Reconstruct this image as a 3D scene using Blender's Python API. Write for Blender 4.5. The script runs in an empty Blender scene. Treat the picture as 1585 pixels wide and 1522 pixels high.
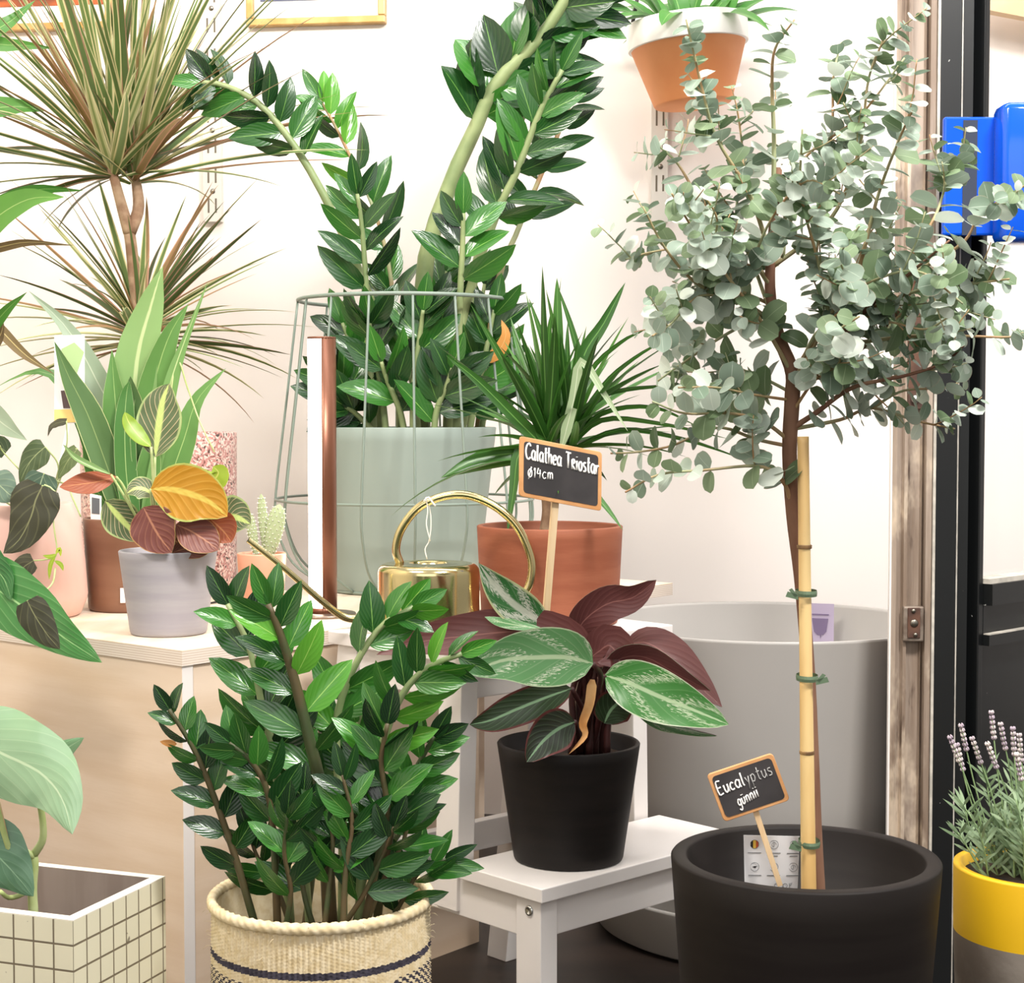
import bpy, bmesh, math, random
from mathutils import Vector, Matrix, Quaternion
V = Vector
PI = math.pi
random.seed(7)
sc = bpy.context.scene
COL = sc.collection

# ------------------------------------------------------------------ camera
IMG_W, IMG_H = 1585, 1522
F = 2600.0
H = 0.77
HORIZON = 645.0
PITCH = math.atan((IMG_H / 2 - HORIZON) / F)
cam_d = bpy.data.cameras.new('camera')
cam_d.sensor_fit = 'HORIZONTAL'
cam_d.sensor_width = 36.0
cam_d.lens = F / IMG_W * 36.0
cam_d.clip_start = 0.05
cam_d.clip_end = 60
cam = bpy.data.objects.new('camera', cam_d)
cam.location = (0, 0, H)
cam.rotation_euler = (PI / 2 - PITCH, 0, 0)
COL.objects.link(cam)
sc.camera = cam

# ------------------------------------------------------------------ light
sc.view_settings.view_transform = 'Standard'
sc.view_settings.look = 'None'
sc.view_settings.gamma = 1.0
sc.view_settings.use_curve_mapping = False
sc.view_settings.exposure = 0.0
w = bpy.data.worlds.new('shop_daylight')
sc.world = w
w.use_nodes = True
wn = w.node_tree
wn.nodes.clear()
_tc = wn.nodes.new('ShaderNodeTexCoord')
_sx = wn.nodes.new('ShaderNodeSeparateXYZ')
_cr = wn.nodes.new('ShaderNodeValToRGB')
_bg = wn.nodes.new('ShaderNodeBackground')
_wo = wn.nodes.new('ShaderNodeOutputWorld')
wn.links.new(_tc.outputs['Generated'], _sx.inputs[0])
_mr = wn.nodes.new('ShaderNodeMapRange')
_mr.inputs['From Min'].default_value = -1
wn.links.new(_sx.outputs['Z'], _mr.inputs['Value'])
wn.links.new(_mr.outputs[0], _cr.inputs[0])
wn.links.new(_cr.outputs[0], _bg.inputs[0])
wn.links.new(_bg.outputs[0], _wo.inputs[0])
els = _cr.color_ramp.elements
els[0].position = 0.30; els[0].color = (0.10, 0.085, 0.075, 1)
els[1].position = 0.95; els[1].color = (1.0, 0.98, 0.96, 1)
e = els.new(0.5); e.color = (0.62, 0.59, 0.56, 1)
_bg.inputs['Strength'].default_value = 0.85


def area(name, loc, target, size, size_y, power, col=(1, 0.97, 0.93)):
    d = bpy.data.lights.new(name, 'AREA')
    d.shape = 'RECTANGLE'
    d.size = size; d.size_y = size_y
    d.energy = power; d.color = col
    o = bpy.data.objects.new(name, d)
    o.location = loc
    o.rotation_euler = (V(target) - V(loc)).to_track_quat('-Z', 'Y').to_euler()
    COL.objects.link(o)
    return o


area('ceiling_light_front', (1.0, 0.75, 2.45), (0.0, 2.5, 0.6), 0.6, 0.3, 74)
area('front_fill', (-0.2, -0.9, 1.5), (0.0, 2.2, 0.5), 2.4, 1.4, 17, (1, 0.98, 0.96))  # added soft fill behind the camera to brighten the front, not an actual window
area('ceiling_light_left', (-0.9, 0.9, 2.5), (-0.2, 2.8, 0.6), 0.8, 0.35, 40, (1, 0.94, 0.86))
area('ceiling_light_back', (0.3, 2.3, 2.6), (0.35, 3.2, 0.6), 2.6, 0.3, 30, (1, 0.97, 0.94))


# ------------------------------------------------------------------ pixel ray helpers
CP, SP = math.cos(PITCH), math.sin(PITCH)


def ray(px, py):
    x = (px - IMG_W / 2) / F
    y = -(py - IMG_H / 2) / F
    return V((x, CP + y * SP, -SP + y * CP))


def P(px, py, Y):
    d = ray(px, py)
    return V((0, 0, H)) + d * (Y / d.y)


def onz(px, py, z):
    d = ray(px, py)
    return V((0, 0, H)) + d * ((z - H) / d.z)


def PP(l, Y0, Y1=None):
    n = len(l)
    if Y1 is None: Y1 = Y0
    out = []
    for i, q in enumerate(l):
        Y = Y0 + (Y1 - Y0) * i / max(1, n - 1)
        if len(q) > 2: Y = Y + q[2]
        out.append(P(q[0], q[1], Y))
    return out


CAM = V((0, 0, H))


def lin(c):
    if isinstance(c, str):
        c = c.lstrip('#')
        c = [int(c[i:i + 2], 16) / 255 for i in (0, 2, 4)]
    return tuple((x / 12.92 if x <= 0.04045 else ((x + 0.055) / 1.055) ** 2.4) for x in c[:3]) + (1,)


# ------------------------------------------------------------------ materials
MATS = {}


class NT:
    def __init__(s, name):
        s.m = bpy.data.materials.new(name)
        s.m.use_nodes = True
        s.t = s.m.node_tree
        s.t.nodes.clear()
        s.out = s.n('ShaderNodeOutputMaterial')
        MATS[name] = s.m

    def n(s, typ, ins=None, **kw):
        nd = s.t.nodes.new(typ)
        for k, v in kw.items(): setattr(nd, k, v)
        if ins:
            for k, v in ins.items(): s.set(nd, k, v)
        return nd

    def set(s, nd, k, v):
        sock = nd.inputs[k]
        if isinstance(v, bpy.types.NodeSocket): s.t.links.new(v, sock)
        elif isinstance(v, bpy.types.Node): s.t.links.new(v.outputs[0], sock)
        else: sock.default_value = v

    def math(s, op, a, b=None, c=None, clamp=False):
        nd = s.n('ShaderNodeMath', operation=op)
        nd.use_clamp = clamp
        s.set(nd, 0, a)
        if b is not None: s.set(nd, 1, b)
        if c is not None: s.set(nd, 2, c)
        return nd.outputs[0]

    def mix(s, f, a, b):
        nd = s.n('ShaderNodeMix', data_type='RGBA')
        s.set(nd, 0, f); s.set(nd, 6, a); s.set(nd, 7, b)
        return nd.outputs[2]

    def step(s, x, lo, hi):
        nd = s.n('ShaderNodeMapRange', interpolation_type='SMOOTHSTEP')
        s.set(nd, 'Value', x); nd.inputs['From Min'].default_value = lo; nd.inputs['From Max'].default_value = hi
        return nd.outputs[0]

    def noise(s, scale=5, detail=3, vec=None, stretch=None, coord='Object', rough=0.5):
        tc = s.n('ShaderNodeTexCoord')
        src = tc.outputs[coord] if vec is None else vec
        if stretch:
            mp = s.n('ShaderNodeMapping', {0: src, 'Scale': stretch})
            src = mp.outputs[0]
        nd = s.n('ShaderNodeTexNoise', {'Vector': src, 'Scale': scale, 'Detail': detail, 'Roughness': rough})
        return nd.outputs[0]

    def bump(s, h, strength=0.3, dist=0.002):
        nd = s.n('ShaderNodeBump', {'Height': h, 'Strength': strength, 'Distance': dist})
        return nd.outputs[0]

    def prin(s, col, rough=0.5, metal=0, normal=None, **kw):
        b = s.n('ShaderNodeBsdfPrincipled')
        s.set(b, 'Base Color', col); s.set(b, 'Roughness', rough); s.set(b, 'Metallic', metal)
        if normal is not None: s.set(b, 'Normal', normal)
        for k, v in kw.items(): s.set(b, k, v)
        return b

    def done(s, sh):
        s.t.links.new(sh.outputs[0] if isinstance(sh, bpy.types.Node) else sh, s.out.inputs[0])
        return s.m


def simple(name, col, rough=0.5, metal=0, var=0.0, scale=8, bumps=0.0, bscale=60, stretch=None, col2=None, **kw):
    t = NT(name)
    c = lin(col)
    if var or col2:
        nz = t.noise(scale, 4, stretch=stretch)
        c2 = lin(col2) if col2 else tuple(x * (1 - var) for x in c[:3]) + (1,)
        c = t.mix(t.step(nz, 0.35, 0.65), c, c2)
    nm = t.bump(t.noise(bscale, 4, stretch=stretch), bumps) if bumps else None
    return t.done(t.prin(c, rough, metal, nm, **kw))


def leafmat(name, col, col2=None, vein=None, midw=0.02, nveins=0, veinw=0.25, vs=0.35, slope=1.2, edge=None, edgew=0.04,
            rough=0.35, trans=0.25, tcol=None, patch=None, tintvar=0.25, spec=0.5, bumpv=0.25, midcol=None, patchamt=(0.5, 0.58)):
    """uv: u along the leaf 0..1, v across 0..1"""
    t = NT(name)
    uv = t.n('ShaderNodeUVMap')
    sx = t.n('ShaderNodeSeparateXYZ', {0: uv.outputs[0]})
    u, vv = sx.outputs[0], sx.outputs[1]
    av = t.math('ABSOLUTE', t.math('SUBTRACT', vv, 0.5))
    nz = t.noise(14, 3)
    at = t.n('ShaderNodeAttribute', attribute_name='tint')
    c = lin(col)
    c2 = lin(col2) if col2 else tuple(x * 0.6 for x in c[:3]) + (1,)
    f = t.math('ADD', t.math('MULTIPLY', nz, 0.4), t.math('MULTIPLY', at.outputs['Fac'], 0.6 + tintvar))
    base = t.mix(t.math('MINIMUM', f, 1.0), c, c2)
    hgt = None
    if patch:
        nz2 = t.noise(9, 2, vec=uv.outputs[0], stretch=(2.2, 5, 1))
        ph = t.math('SUBTRACT', u, t.math('MULTIPLY', av, slope))
        wv = t.math('SINE', t.math('ADD', t.math('MULTIPLY', ph, 15.0), t.math('MULTIPLY', nz2, 9)))
        pm = t.step(t.math('ADD', t.math('MULTIPLY', wv, 0.5), nz2), patchamt[0], patchamt[1])
        base = t.mix(pm, base, lin(patch))
    if nveins:
        ph = t.math('SUBTRACT', u, t.math('MULTIPLY', av, slope))
        sn = t.math('SINE', t.math('MULTIPLY', ph, nveins * 2 * PI))
        vm = t.step(sn, 1 - veinw, 1.0)
        base = t.mix(t.math('MULTIPLY', vm, vs if vs > 0.7 else vs * 0.6), base, lin(vein or col))
        hgt = t.math('MULTIPLY', sn, -0.5)
    if midw:
        mm = t.math('SUBTRACT', 1.0, t.step(av, midw * 0.5, midw))
        base = t.mix(t.math('MULTIPLY', mm, 0.85), base, lin(midcol or vein or col))
    if edge:
        em = t.step(av, 0.5 - edgew * 1.4, 0.5 - edgew * 0.6)
        base = t.mix(em, base, lin(edge))
    nm = t.bump(hgt, bumpv, 0.0005) if hgt is not None else t.bump(nz, 0.1, 0.001)
    b = t.prin(base, rough, 0, nm)
    b.inputs['Specular IOR Level'].default_value = spec
    if trans:
        tr = t.n('ShaderNodeBsdfTranslucent')
        if tcol: t.set(tr, 0, t.mix(0.7, base, lin(tcol)))
        else: t.set(tr, 0, base)
        mx = t.n('ShaderNodeMixShader', {0: trans, 1: b.outputs[0], 2: tr.outputs[0]})
        return t.done(mx)
    return t.done(b)


# ------------------------------------------------------------------ mesh helpers
class MB:
    def __init__(s):
        s.v = []; s.f = []; s.uv = []; s.m = []; s.t = []; s.mats = []
        s.cur = 0; s.tint = 0.5

    def mat(s, name):
        if name not in s.mats: s.mats.append(name)
        s.cur = s.mats.index(name)
        return s

    def add(s, verts, faces, uvs=None):
        o = len(s.v)
        s.v.extend(verts)
        s.t.extend([s.tint] * len(verts))
        for k, f in enumerate(faces):
            s.f.append(tuple(i + o for i in f)); s.m.append(s.cur)
            s.uv.append([uvs[i] for i in f] if uvs else [(0, 0)] * len(f))

    def box(s, c, size, rot=None):
        x, y, z = (q / 2 for q in size)
        R = rot if rot is not None else Matrix.Identity(3)
        vs = [V(c) + R @ V((sx * x, sy * y, sz * z)) for sx in (-1, 1) for sy in (-1, 1) for sz in (-1, 1)]
        s.add(vs, [(0, 1, 3, 2), (4, 6, 7, 5), (0, 4, 5, 1), (2, 3, 7, 6), (0, 2, 6, 4), (1, 5, 7, 3)])

    def prism(s, poly, z0, z1, flip=False):
        """poly: list of xy in order, extruded in z"""
        n = len(poly)
        vs = [V((p[0], p[1], z0)) for p in poly] + [V((p[0], p[1], z1)) for p in poly]
        fs = [tuple(range(n))[::-1], tuple(range(n, 2 * n))] + [(i, (i + 1) % n, (i + 1) % n + n, i + n) for i in range(n)]
        s.add(vs, fs)

    def plate(s, pts, thick_vec):
        n = len(pts)
        vs = [V(p) for p in pts] + [V(p) + thick_vec for p in pts]
        fs = [tuple(range(n))[::-1], tuple(range(n, 2 * n))] + [(i, (i + 1) % n, (i + 1) % n + n, i + n) for i in range(n)]
        s.add(vs, fs)

    def tube(s, pts, r, n=8, caps=True, smooth_n=0):
        pts = [V(p) for p in pts]
        if smooth_n: 
            k = len(pts)
            pts = [crv(pts, i / smooth_n) for i in range(smooth_n + 1)]
        m = len(pts)
        if m < 2: return
        rs = [r] * m if not isinstance(r, (list, tuple)) else [lerpl(r, i / (m - 1)) for i in range(m)]
        nrm = None
        vs = []
        for i in range(m):
            t = (pts[min(i + 1, m - 1)] - pts[max(i - 1, 0)])
            if t.length < 1e-9: t = V((0, 0, 1))
            t.normalize()
            if nrm is None: nrm = t.orthogonal().normalized()
            nrm = (nrm - t * nrm.dot(t))
            if nrm.length < 1e-6: nrm = t.orthogonal()
            nrm.normalize()
            b = t.cross(nrm)
            for j in range(n):
                a = 2 * PI * j / n
                vs.append(pts[i] + (nrm * math.cos(a) + b * math.sin(a)) * rs[i])
        fs = [(i * n + j, i * n + (j + 1) % n, (i + 1) * n + (j + 1) % n, (i + 1) * n + j) for i in range(m - 1) for j in range(n)]
        if caps: fs += [tuple(range(n))[::-1], tuple(range((m - 1) * n, m * n))]
        s.add(vs, fs, [(i / (m - 1), j / n) for i in range(m) for j in range(n)])

    def lathe(s, prof, c, seg=64, R=None, jitter=None, close=False, mats=None):
        c = V(c); n = len(prof)
        vs = []
        for i, (r, z) in enumerate(prof):
            for j in range(seg):
                a = 2 * PI * j / seg
                rr = max(r, 1e-5)
                p = V((rr * math.cos(a), rr * math.sin(a), z))
                if R is not None: p = R @ p
                vs.append(c + p)
        uvs = [(j / seg, i / max(1, n - 1)) for i in range(n) for j in range(seg)]
        for i in range(n - 1):
            if mats: s.mat(mats[i])
        o_fs = []
        for i in range(n - 1):
            o_fs += [(i * seg + j, i * seg + (j + 1) % seg, (i + 1) * seg + (j + 1) % seg, (i + 1) * seg + j) for j in range(seg)]
        if mats:
            o = len(s.v); s.v.extend(vs); s.t.extend([s.tint] * len(vs))
            k = 0
            for i in range(n - 1):
                s.mat(mats[i])
                for j in range(seg):
                    f = o_fs[k]; k += 1
                    s.f.append(tuple(q + o for q in f)); s.m.append(s.cur); s.uv.append([uvs[q] for q in f])
        else:
            s.add(vs, o_fs, uvs)

    def grid(s, pts, norms, W, wf, nv=4, fold=0.0, cup=0.0, wave=0.0, wf_n=3, mat=None, back=None, thick=0.0008, tint=None, ph=None):
        m = len(pts)
        if mat: s.mat(mat)
        s.tint = random.random() if tint is None else tint
        ph = random.random() * 6 if ph is None else ph
        vs = []; uvs = []; nn = []
        for i in range(m):
            u = i / (m - 1)
            t = (pts[min(i + 1, m - 1)] - pts[max(i - 1, 0)]).normalized()
            n = norms[i] - t * norms[i].dot(t)
            if n.length < 1e-6: n = t.orthogonal()
            n.normalize()
            sd = t.cross(n)
            hw = W * 0.5 * wf(u)
            for j in range(nv + 1):
                x = -1 + 2 * j / nv
                off = fold * abs(x) * hw + cup * x * x * hw + wave * W * 0.5 * abs(x) * math.sin(u * wf_n * 2 * PI + ph + (0 if x > 0 else 1.7)) * min(1, wf(u) * 2)
                vs.append(pts[i] + sd * (x * hw) + n * off)
                uvs.append((u, j / nv)); nn.append(n)
        fs = [(i * (nv + 1) + j, (i + 1) * (nv + 1) + j, (i + 1) * (nv + 1) + j + 1, i * (nv + 1) + j + 1) for i in range(m - 1) for j in range(nv)]
        s.add(vs, fs, uvs)
        if back:
            s.mat(back)
            s.add([v - n * thick for v, n in zip(vs, nn)], [f[::-1] for f in fs], uvs)

    def leaf(s, base, d, n, L, W, wf, bend=0.3, nu=6, side_bend=0.0, **kw):
        """bend: total turn of the blade away from its normal (droop), radians"""
        d = V(d).normalized(); n = V(n); n = (n - d * n.dot(d))
        if n.length < 1e-5: n = d.orthogonal()
        n.normalize()
        sd = d.cross(n)
        p = V(base); pts = [p.copy()]; ns = [n.copy()]
        for i in range(nu):
            q = Quaternion(sd, -bend / nu * (-1)) if False else Quaternion(sd, bend / nu)
            d2 = q @ d
            # ensure that positive bend moves the tip away from the normal side
            if (d2 - d).dot(n) * bend > 0: q = Quaternion(sd, -bend / nu); d2 = q @ d
            n = q @ n; d = d2
            if side_bend:
                q = Quaternion(n, side_bend / nu); d = q @ d; sd = q @ sd
            p = p + d * (L / nu)
            pts.append(p.copy()); ns.append(n.copy())
        s.grid(pts, ns, W, wf, **kw)
        return pts

    def blade(s, pts, W, wf, roll=0.0, roll1=None, nu=10, **kw):
        """leaf along given world points, its face turned to the front by default and rolled about its own axis"""
        pp = [crv(pts, i / nu) for i in range(nu + 1)]
        ns = []
        for i, p in enumerate(pp):
            t = (pp[min(i + 1, nu)] - pp[max(i - 1, 0)]).normalized()
            n = V((0, -1, 0.15)); n = n - t * n.dot(t)
            if n.length < 1e-3: n = V((0, 0, 1)) - t * t.z
            n.normalize()
            r = roll if roll1 is None else roll + (roll1 - roll) * i / nu
            ns.append(Quaternion(t, math.radians(r)) @ n)
        s.grid(pp, ns, W, wf, **kw)
        return pp


def lerpl(l, t):
    k = t * (len(l) - 1); i = min(int(k), len(l) - 2) if len(l) > 1 else 0
    return l[i] + (l[min(i + 1, len(l) - 1)] - l[i]) * (k - i)


def crv(p, t):
    n = len(p) - 1
    k = min(max(t, 0), 1) * n; i = min(int(k), n - 1); f = k - i
    p0 = p[i - 1] if i > 0 else p[0] * 2 - p[1]
    p1, p2 = p[i], p[i + 1]
    p3 = p[i + 2] if i + 2 <= n else p[n] * 2 - p[n - 1]
    return 0.5 * ((2 * p1) + (p2 - p0) * f + (2 * p0 - 5 * p1 + 4 * p2 - p3) * f * f + (3 * p1 - p0 - 3 * p2 + p3) * f ** 3)


ORG = {}


def obj(name, mb, parent=None, loc=None, smooth=True, bevel=0.0, **props):
    me = bpy.data.meshes.new(name)
    o = bpy.data.objects.new(name, me)
    if parent is not None:
        org = ORG[parent.name]
    else:
        org = V(loc) if loc is not None else V((0, 0, 0))
    me.from_pydata([tuple(V(v) - org) for v in mb.v], [], mb.f)
    for m in (mb.mats or ['white_paint']): me.materials.append(MATS[m])
    me.polygons.foreach_set('material_index', mb.m)
    uvl = me.uv_layers.new(name='UVMap')
    flat = [c for f in mb.uv for q in f for c in q]
    uvl.data.foreach_set('uv', flat)
    at = me.attributes.new('tint', 'FLOAT', 'POINT')
    at.data.foreach_set('value', mb.t)
    me.polygons.foreach_set('use_smooth', [smooth] * len(me.polygons))
    me.update()
    COL.objects.link(o)
    if parent is not None: o.parent = parent
    else: o.location = org
    ORG[o.name] = org
    if bevel:
        b = o.modifiers.new('bevel', 'BEVEL'); b.width = bevel; b.segments = 2; b.limit_method = 'ANGLE'; b.angle_limit = math.radians(40)
    for k, v in props.items(): o[k] = v
    return o


def thing(name, loc, label, category, group=None):
    o = bpy.data.objects.new(name, None)
    o.empty_display_size = 0.03
    o.location = loc
    COL.objects.link(o)
    ORG[o.name] = V(loc)
    o['label'] = label; o['category'] = category
    if group: o['group'] = group
    return o


def struct(name, mb, **kw):
    o = obj(name, mb, smooth=kw.pop('smooth', False), **kw)
    o['kind'] = 'structure'
    return o


def tag(o, label, category, group=None):
    o['label'] = label; o['category'] = category
    if group: o['group'] = group
    return o


# leaf outlines
def w_ell(u): return max(0.0, math.sin(PI * min(1, u) ** 0.9)) ** 0.75 if 0 < u < 1 else 0.0
def w_zz(u): return (max(0.0, math.sin(PI * u ** 0.85)) ** 0.7) * (1 - 0.25 * u) + 0.04 * (1 - u) if u < 1 else 0.0
def w_blade(u): return min(1, u * 9 + 0.45) * (1 - u ** 2.2) ** 0.8 if u < 1 else 0.0
def w_snake(u): return (0.55 + 0.45 * math.sin(PI * min(1, u * 1.1) ** 0.8)) * (1 - u ** 4) ** 0.9 if u < 1 else 0.0
def w_heart(u): return (max(0, math.sin(PI * (u * 0.92 + 0.08) ** 0.62)) ** 0.8) if u < 1 else 0.0
def w_round(u): return math.sqrt(max(0, 1 - (2 * u - 1) ** 2))
def w_oval(u): return max(0, 1 - (2 * u - 1) ** 2) ** 0.45

# ------------------------------------------------------------------ named materials
simple('wall_paint', '#f1e9e4', 0.75, var=0.03, scale=2, bumps=0.05, bscale=120)
simple('left_wall_paint', '#efe6d6', 0.8)
simple('floor_dark', '#1a1411', 0.45, col2='#2a201b', scale=3, stretch=(1, 6, 1))
simple('white_paint', '#ece6e2', 0.42, var=0.03, scale=4)
simple('white_metal', '#d6d1c9', 0.4)
simple('slot_dark', '#6b6255', 0.8)
simple('screw', '#8d877c', 0.35, 1.0)
simple('steel', '#c9cbc8', 0.22, 1.0)
simple('soil', '#1d130d', 0.95, col2='#3a281b', scale=70, bumps=0.8, bscale=150)
simple('black_pot', '#171312', 0.55, col2='#1e1917', scale=10, stretch=(1, 1, 6), **{'Specular IOR Level': 0.25})
simple('big_black_pot', '#150f0d', 0.6, col2='#1b1613', scale=6, stretch=(1, 1, 8), **{'Specular IOR Level': 0.22})
simple('grey_pot', '#96929a', 0.6, col2='#a29ea3', scale=6, stretch=(1, 1, 9), bumps=0.06, bscale=40)
simple('grey_plastic', '#aaa6a2', 0.42, var=0.05, scale=3)
simple('sage_pot', '#8f9c94', 0.55, var=0.06, scale=4)
simple('pink_pot', '#e6c3b8', 0.5, col2='#dfb5a8', scale=7, stretch=(1, 1, 0.3))
simple('brown_pot', '#86604a', 0.4, col2='#76503c', scale=4, stretch=(1, 1, 6))
simple('peach_pot', '#dd9c80', 0.4, var=0.06, scale=10)
simple('terracotta', '#97573c', 0.65, col2='#8b4b31', scale=9, stretch=(1, 1, 7), bumps=0.08, bscale=90)
simple('orange_terracotta', '#f7a870', 0.6, col2='#f09b62', scale=8)
simple('white_glaze', '#f4f2ee', 0.45, var=0.02)
simple('yellow_paint', '#f0bd18', 0.5, var=0.08, scale=7)
simple('concrete', '#8d8378', 0.85, col2='#76695c', scale=18, bumps=0.2, bscale=90)
simple('brass', '#cfc08f', 0.16, 1.0)
simple('sage_wire', '#7f8d82', 0.4, 0.0)
simple('lamp_brown', '#7b4f3b', 0.35, 0.55)
simple('lamp_base', '#8b7a6d', 0.3, 0.8)
simple('cable_black', '#2b2725', 0.5)
simple('gold_frame', '#c9a468', 0.35, 0.25, col2='#b58d4e', scale=30)
simple('mat_board', '#f2f1f3', 0.8)
simple('blueprint', '#5b6079', 0.7, col2='#7d8197', scale=6)
simple('ember_print', '#4a2a20', 0.6, col2='#c2602a', scale=5, stretch=(1, 1, 4))
simple('black_gloss', '#15171a', 0.3, col2='#0d0e10', scale=12)
simple('worn_edge', '#cfc8bc', 0.7, var=0.3, scale=40)
simple('rust', '#4d3830', 0.75, 0.3, col2='#6a4b3c', scale=40, bumps=0.3, bscale=120)
simple('old_latch', '#8e8175', 0.6, 0.35, col2='#6a5a4e', scale=50, bumps=0.3, bscale=120)
simple('blue_gloss', '#0554d6', 0.12, var=0.12, scale=3)
simple('reflection_stripe', '#39404f', 0.2)
simple('bark', '#6e4836', 0.8, col2='#8a6650', scale=30, stretch=(1, 1, 0.25), bumps=0.5, bscale=60)
simple('dracaena_bark', '#b79a7e', 0.8, col2='#8a6a52', scale=35, bumps=0.5, bscale=60)
simple('twig', '#9aa17a', 0.6, col2='#a9835c', scale=20)
simple('bamboo', '#e6c78c', 0.38, col2='#d9b070', scale=12, stretch=(3, 3, 0.4))
simple('bamboo_node', '#5b4028', 0.6, col2='#9a7748', scale=60)
simple('tie_green', '#5d7258', 0.5)
simple('stake_wood', '#dcc29c', 0.6, col2='#cda87a', scale=14, stretch=(4, 4, 0.3))
simple('frame_wood', '#d9a36e', 0.55, col2='#c48a55', scale=20)
simple('chalkboard', '#2e2b2c', 0.7, col2='#3a3637', scale=20)
simple('chalk', '#f7f5f2', 0.9)
simple('chalk_faint', '#a9a8a6', 0.9)
simple('card', '#eeeef0', 0.5)
simple('card_print', '#5d6064', 0.7)
simple('card_yellow', '#efcf80', 0.5)
simple('card_brown', '#5d4a48', 0.6)
simple('card_green', '#a9c48a', 0.6)
simple('card_lilac', '#cdbfda', 0.5)
simple('card_purple', '#8b7a9e', 0.5)
simple('flag_black', '#201c1c', 0.6)
simple('flag_yellow', '#e0b94a', 0.6)
simple('flag_red', '#b4502c', 0.6)
simple('thread', '#ece8dd', 0.8)
simple('zz_stalk', '#98a573', 0.45, col2='#7e9060', scale=18)
simple('zz_stalk_dark', '#3d4a2a', 0.5, col2='#5a4a30', scale=18)
simple('maroon_stem', '#4a2220', 0.5, col2='#331816', scale=20)
simple('pale_stem', '#c3cf96', 0.5, col2='#a9b874', scale=20)
simple('dry_leaf', '#c98c4e', 0.8, col2='#e0b27a', scale=30, bumps=0.4)
simple('cactus_green', '#a4b087', 0.7, bumps=0.4, bscale=80)
simple('spine_white', '#f4f1e6', 0.8)
simple('lavender_stem', '#8fab77', 0.6)
simple('lavender_flower', '#b7a6b4', 0.8, col2='#ddd2cc', scale=60)
simple('sisal', '#ead9b6', 0.9, col2='#dcc79c', scale=120)
simple('sisal_dark', '#35303a', 0.9, col2='#4a4550', scale=120)
simple('planter_white', '#e6dfd2', 0.55)
simple('planter_inside', '#9b8d84', 0.8, col2='#8a7b72', scale=10, stretch=(3, 3, 0.3))
simple('beam_wood', '#e6c9a0', 0.6, col2='#dcb98b', scale=8)
simple('label_white', '#f3f0ec', 0.5)

t = NT('lamp_glow')
em = t.n('ShaderNodeEmission', {'Color': (1.0, 0.93, 0.82, 1), 'Strength': 10.0})
t.done(em)

t = NT('glass')
g = t.n('ShaderNodeBsdfGlass', {'Roughness': 0.0, 'IOR': 1.01})
tp = t.n('ShaderNodeBsdfTransparent')
gl = t.n('ShaderNodeBsdfGlossy', {'Roughness': 0.02})
m1 = t.n('ShaderNodeMixShader', {0: 0.05, 1: tp.outputs[0], 2: gl.outputs[0]})
t.done(m1)

# terrazzo
t = NT('terrazzo')
tc = t.n('ShaderNodeTexCoord')
nzv = t.n('ShaderNodeTexNoise', {'Vector': tc.outputs['Object'], 'Scale': 60.0})
vadd = t.n('ShaderNodeMix', data_type='VECTOR')
vadd.inputs[0].default_value = 0.02
t.set(vadd, 4, tc.outputs['Object']); t.set(vadd, 5, nzv.outputs['Color'])
vo = t.n('ShaderNodeTexVoronoi', {'Vector': vadd.outputs[1], 'Scale': 320.0})
sp = t.n('ShaderNodeSeparateColor', {0: vo.outputs['Color']})
base = lin('#c9908a')
c1 = t.mix(t.step(sp.outputs[0], 0.55, 0.58), base, lin('#ecd3c9'))
c2 = t.mix(t.step(sp.outputs[1], 0.89, 0.91), c1, lin('#80524c'))
c3 = t.mix(t.step(sp.outputs[2], 0.93, 0.94), c2, lin('#4e4641'))
t.done(t.prin(c3, 0.4))

# plywood face and layered edge
t = NT('plywood')
nz = t.noise(3.0, 5, stretch=(1, 1, 8))
c = t.mix(t.step(nz, 0.35, 0.7), lin('#e7d2bc'), lin('#dcc3a8'))
t.done(t.prin(c, 0.55, 0, t.bump(t.noise(30, 3, stretch=(1, 1, 12)), 0.05)))
t = NT('plywood_top')
nz = t.noise(4.0, 5, stretch=(7, 1, 1))
c = t.mix(t.step(nz, 0.35, 0.7), lin('#efe0cd'), lin('#e6d2b8'))
t.done(t.prin(c, 0.42))
t = NT('ply_edge')
tc = t.n('ShaderNodeTexCoord')
sx = t.n('ShaderNodeSeparateXYZ', {0: tc.outputs['Object']})
sn = t.math('SINE', t.math('MULTIPLY', sx.outputs[2], 2100.0))
c = t.mix(t.step(sn, 0.1, 0.6), lin('#e6dace'), lin('#cfbcab'))
t.done(t.prin(c, 0.6))

# worn wooden post
t = NT('worn_post')
nz = t.noise(26, 6, stretch=(1, 1, 0.06), rough=0.65)
nz2 = t.noise(9, 5, stretch=(1, 1, 0.5), rough=0.7)
nz3 = t.noise(60, 4, stretch=(1, 1, 0.2))
c = t.mix(t.step(nz, 0.38, 0.62), lin('#a8988a'), lin('#7f6c5c'))
c = t.mix(t.step(nz2, 0.5, 0.66), c, lin('#cdbba6'))
c = t.mix(t.step(t.math('ADD', t.math('MULTIPLY', nz3, 0.5), t.math('MULTIPLY', nz, 0.5)), 0.57, 0.64), c, lin('#4d3b30'))
t.done(t.prin(c, 0.6, 0, t.bump(nz, 0.4)))

# scratched black paint
t = NT('door_black')
nz = t.noise(90, 2)
nz2 = t.noise(14, 4)
c = t.mix(t.step(nz, 0.76, 0.79), lin('#0f1112'), lin('#b9b9b4'))
t.done(t.prin(c, 0.38, 0, t.bump(nz2, 0.12)))

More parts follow.
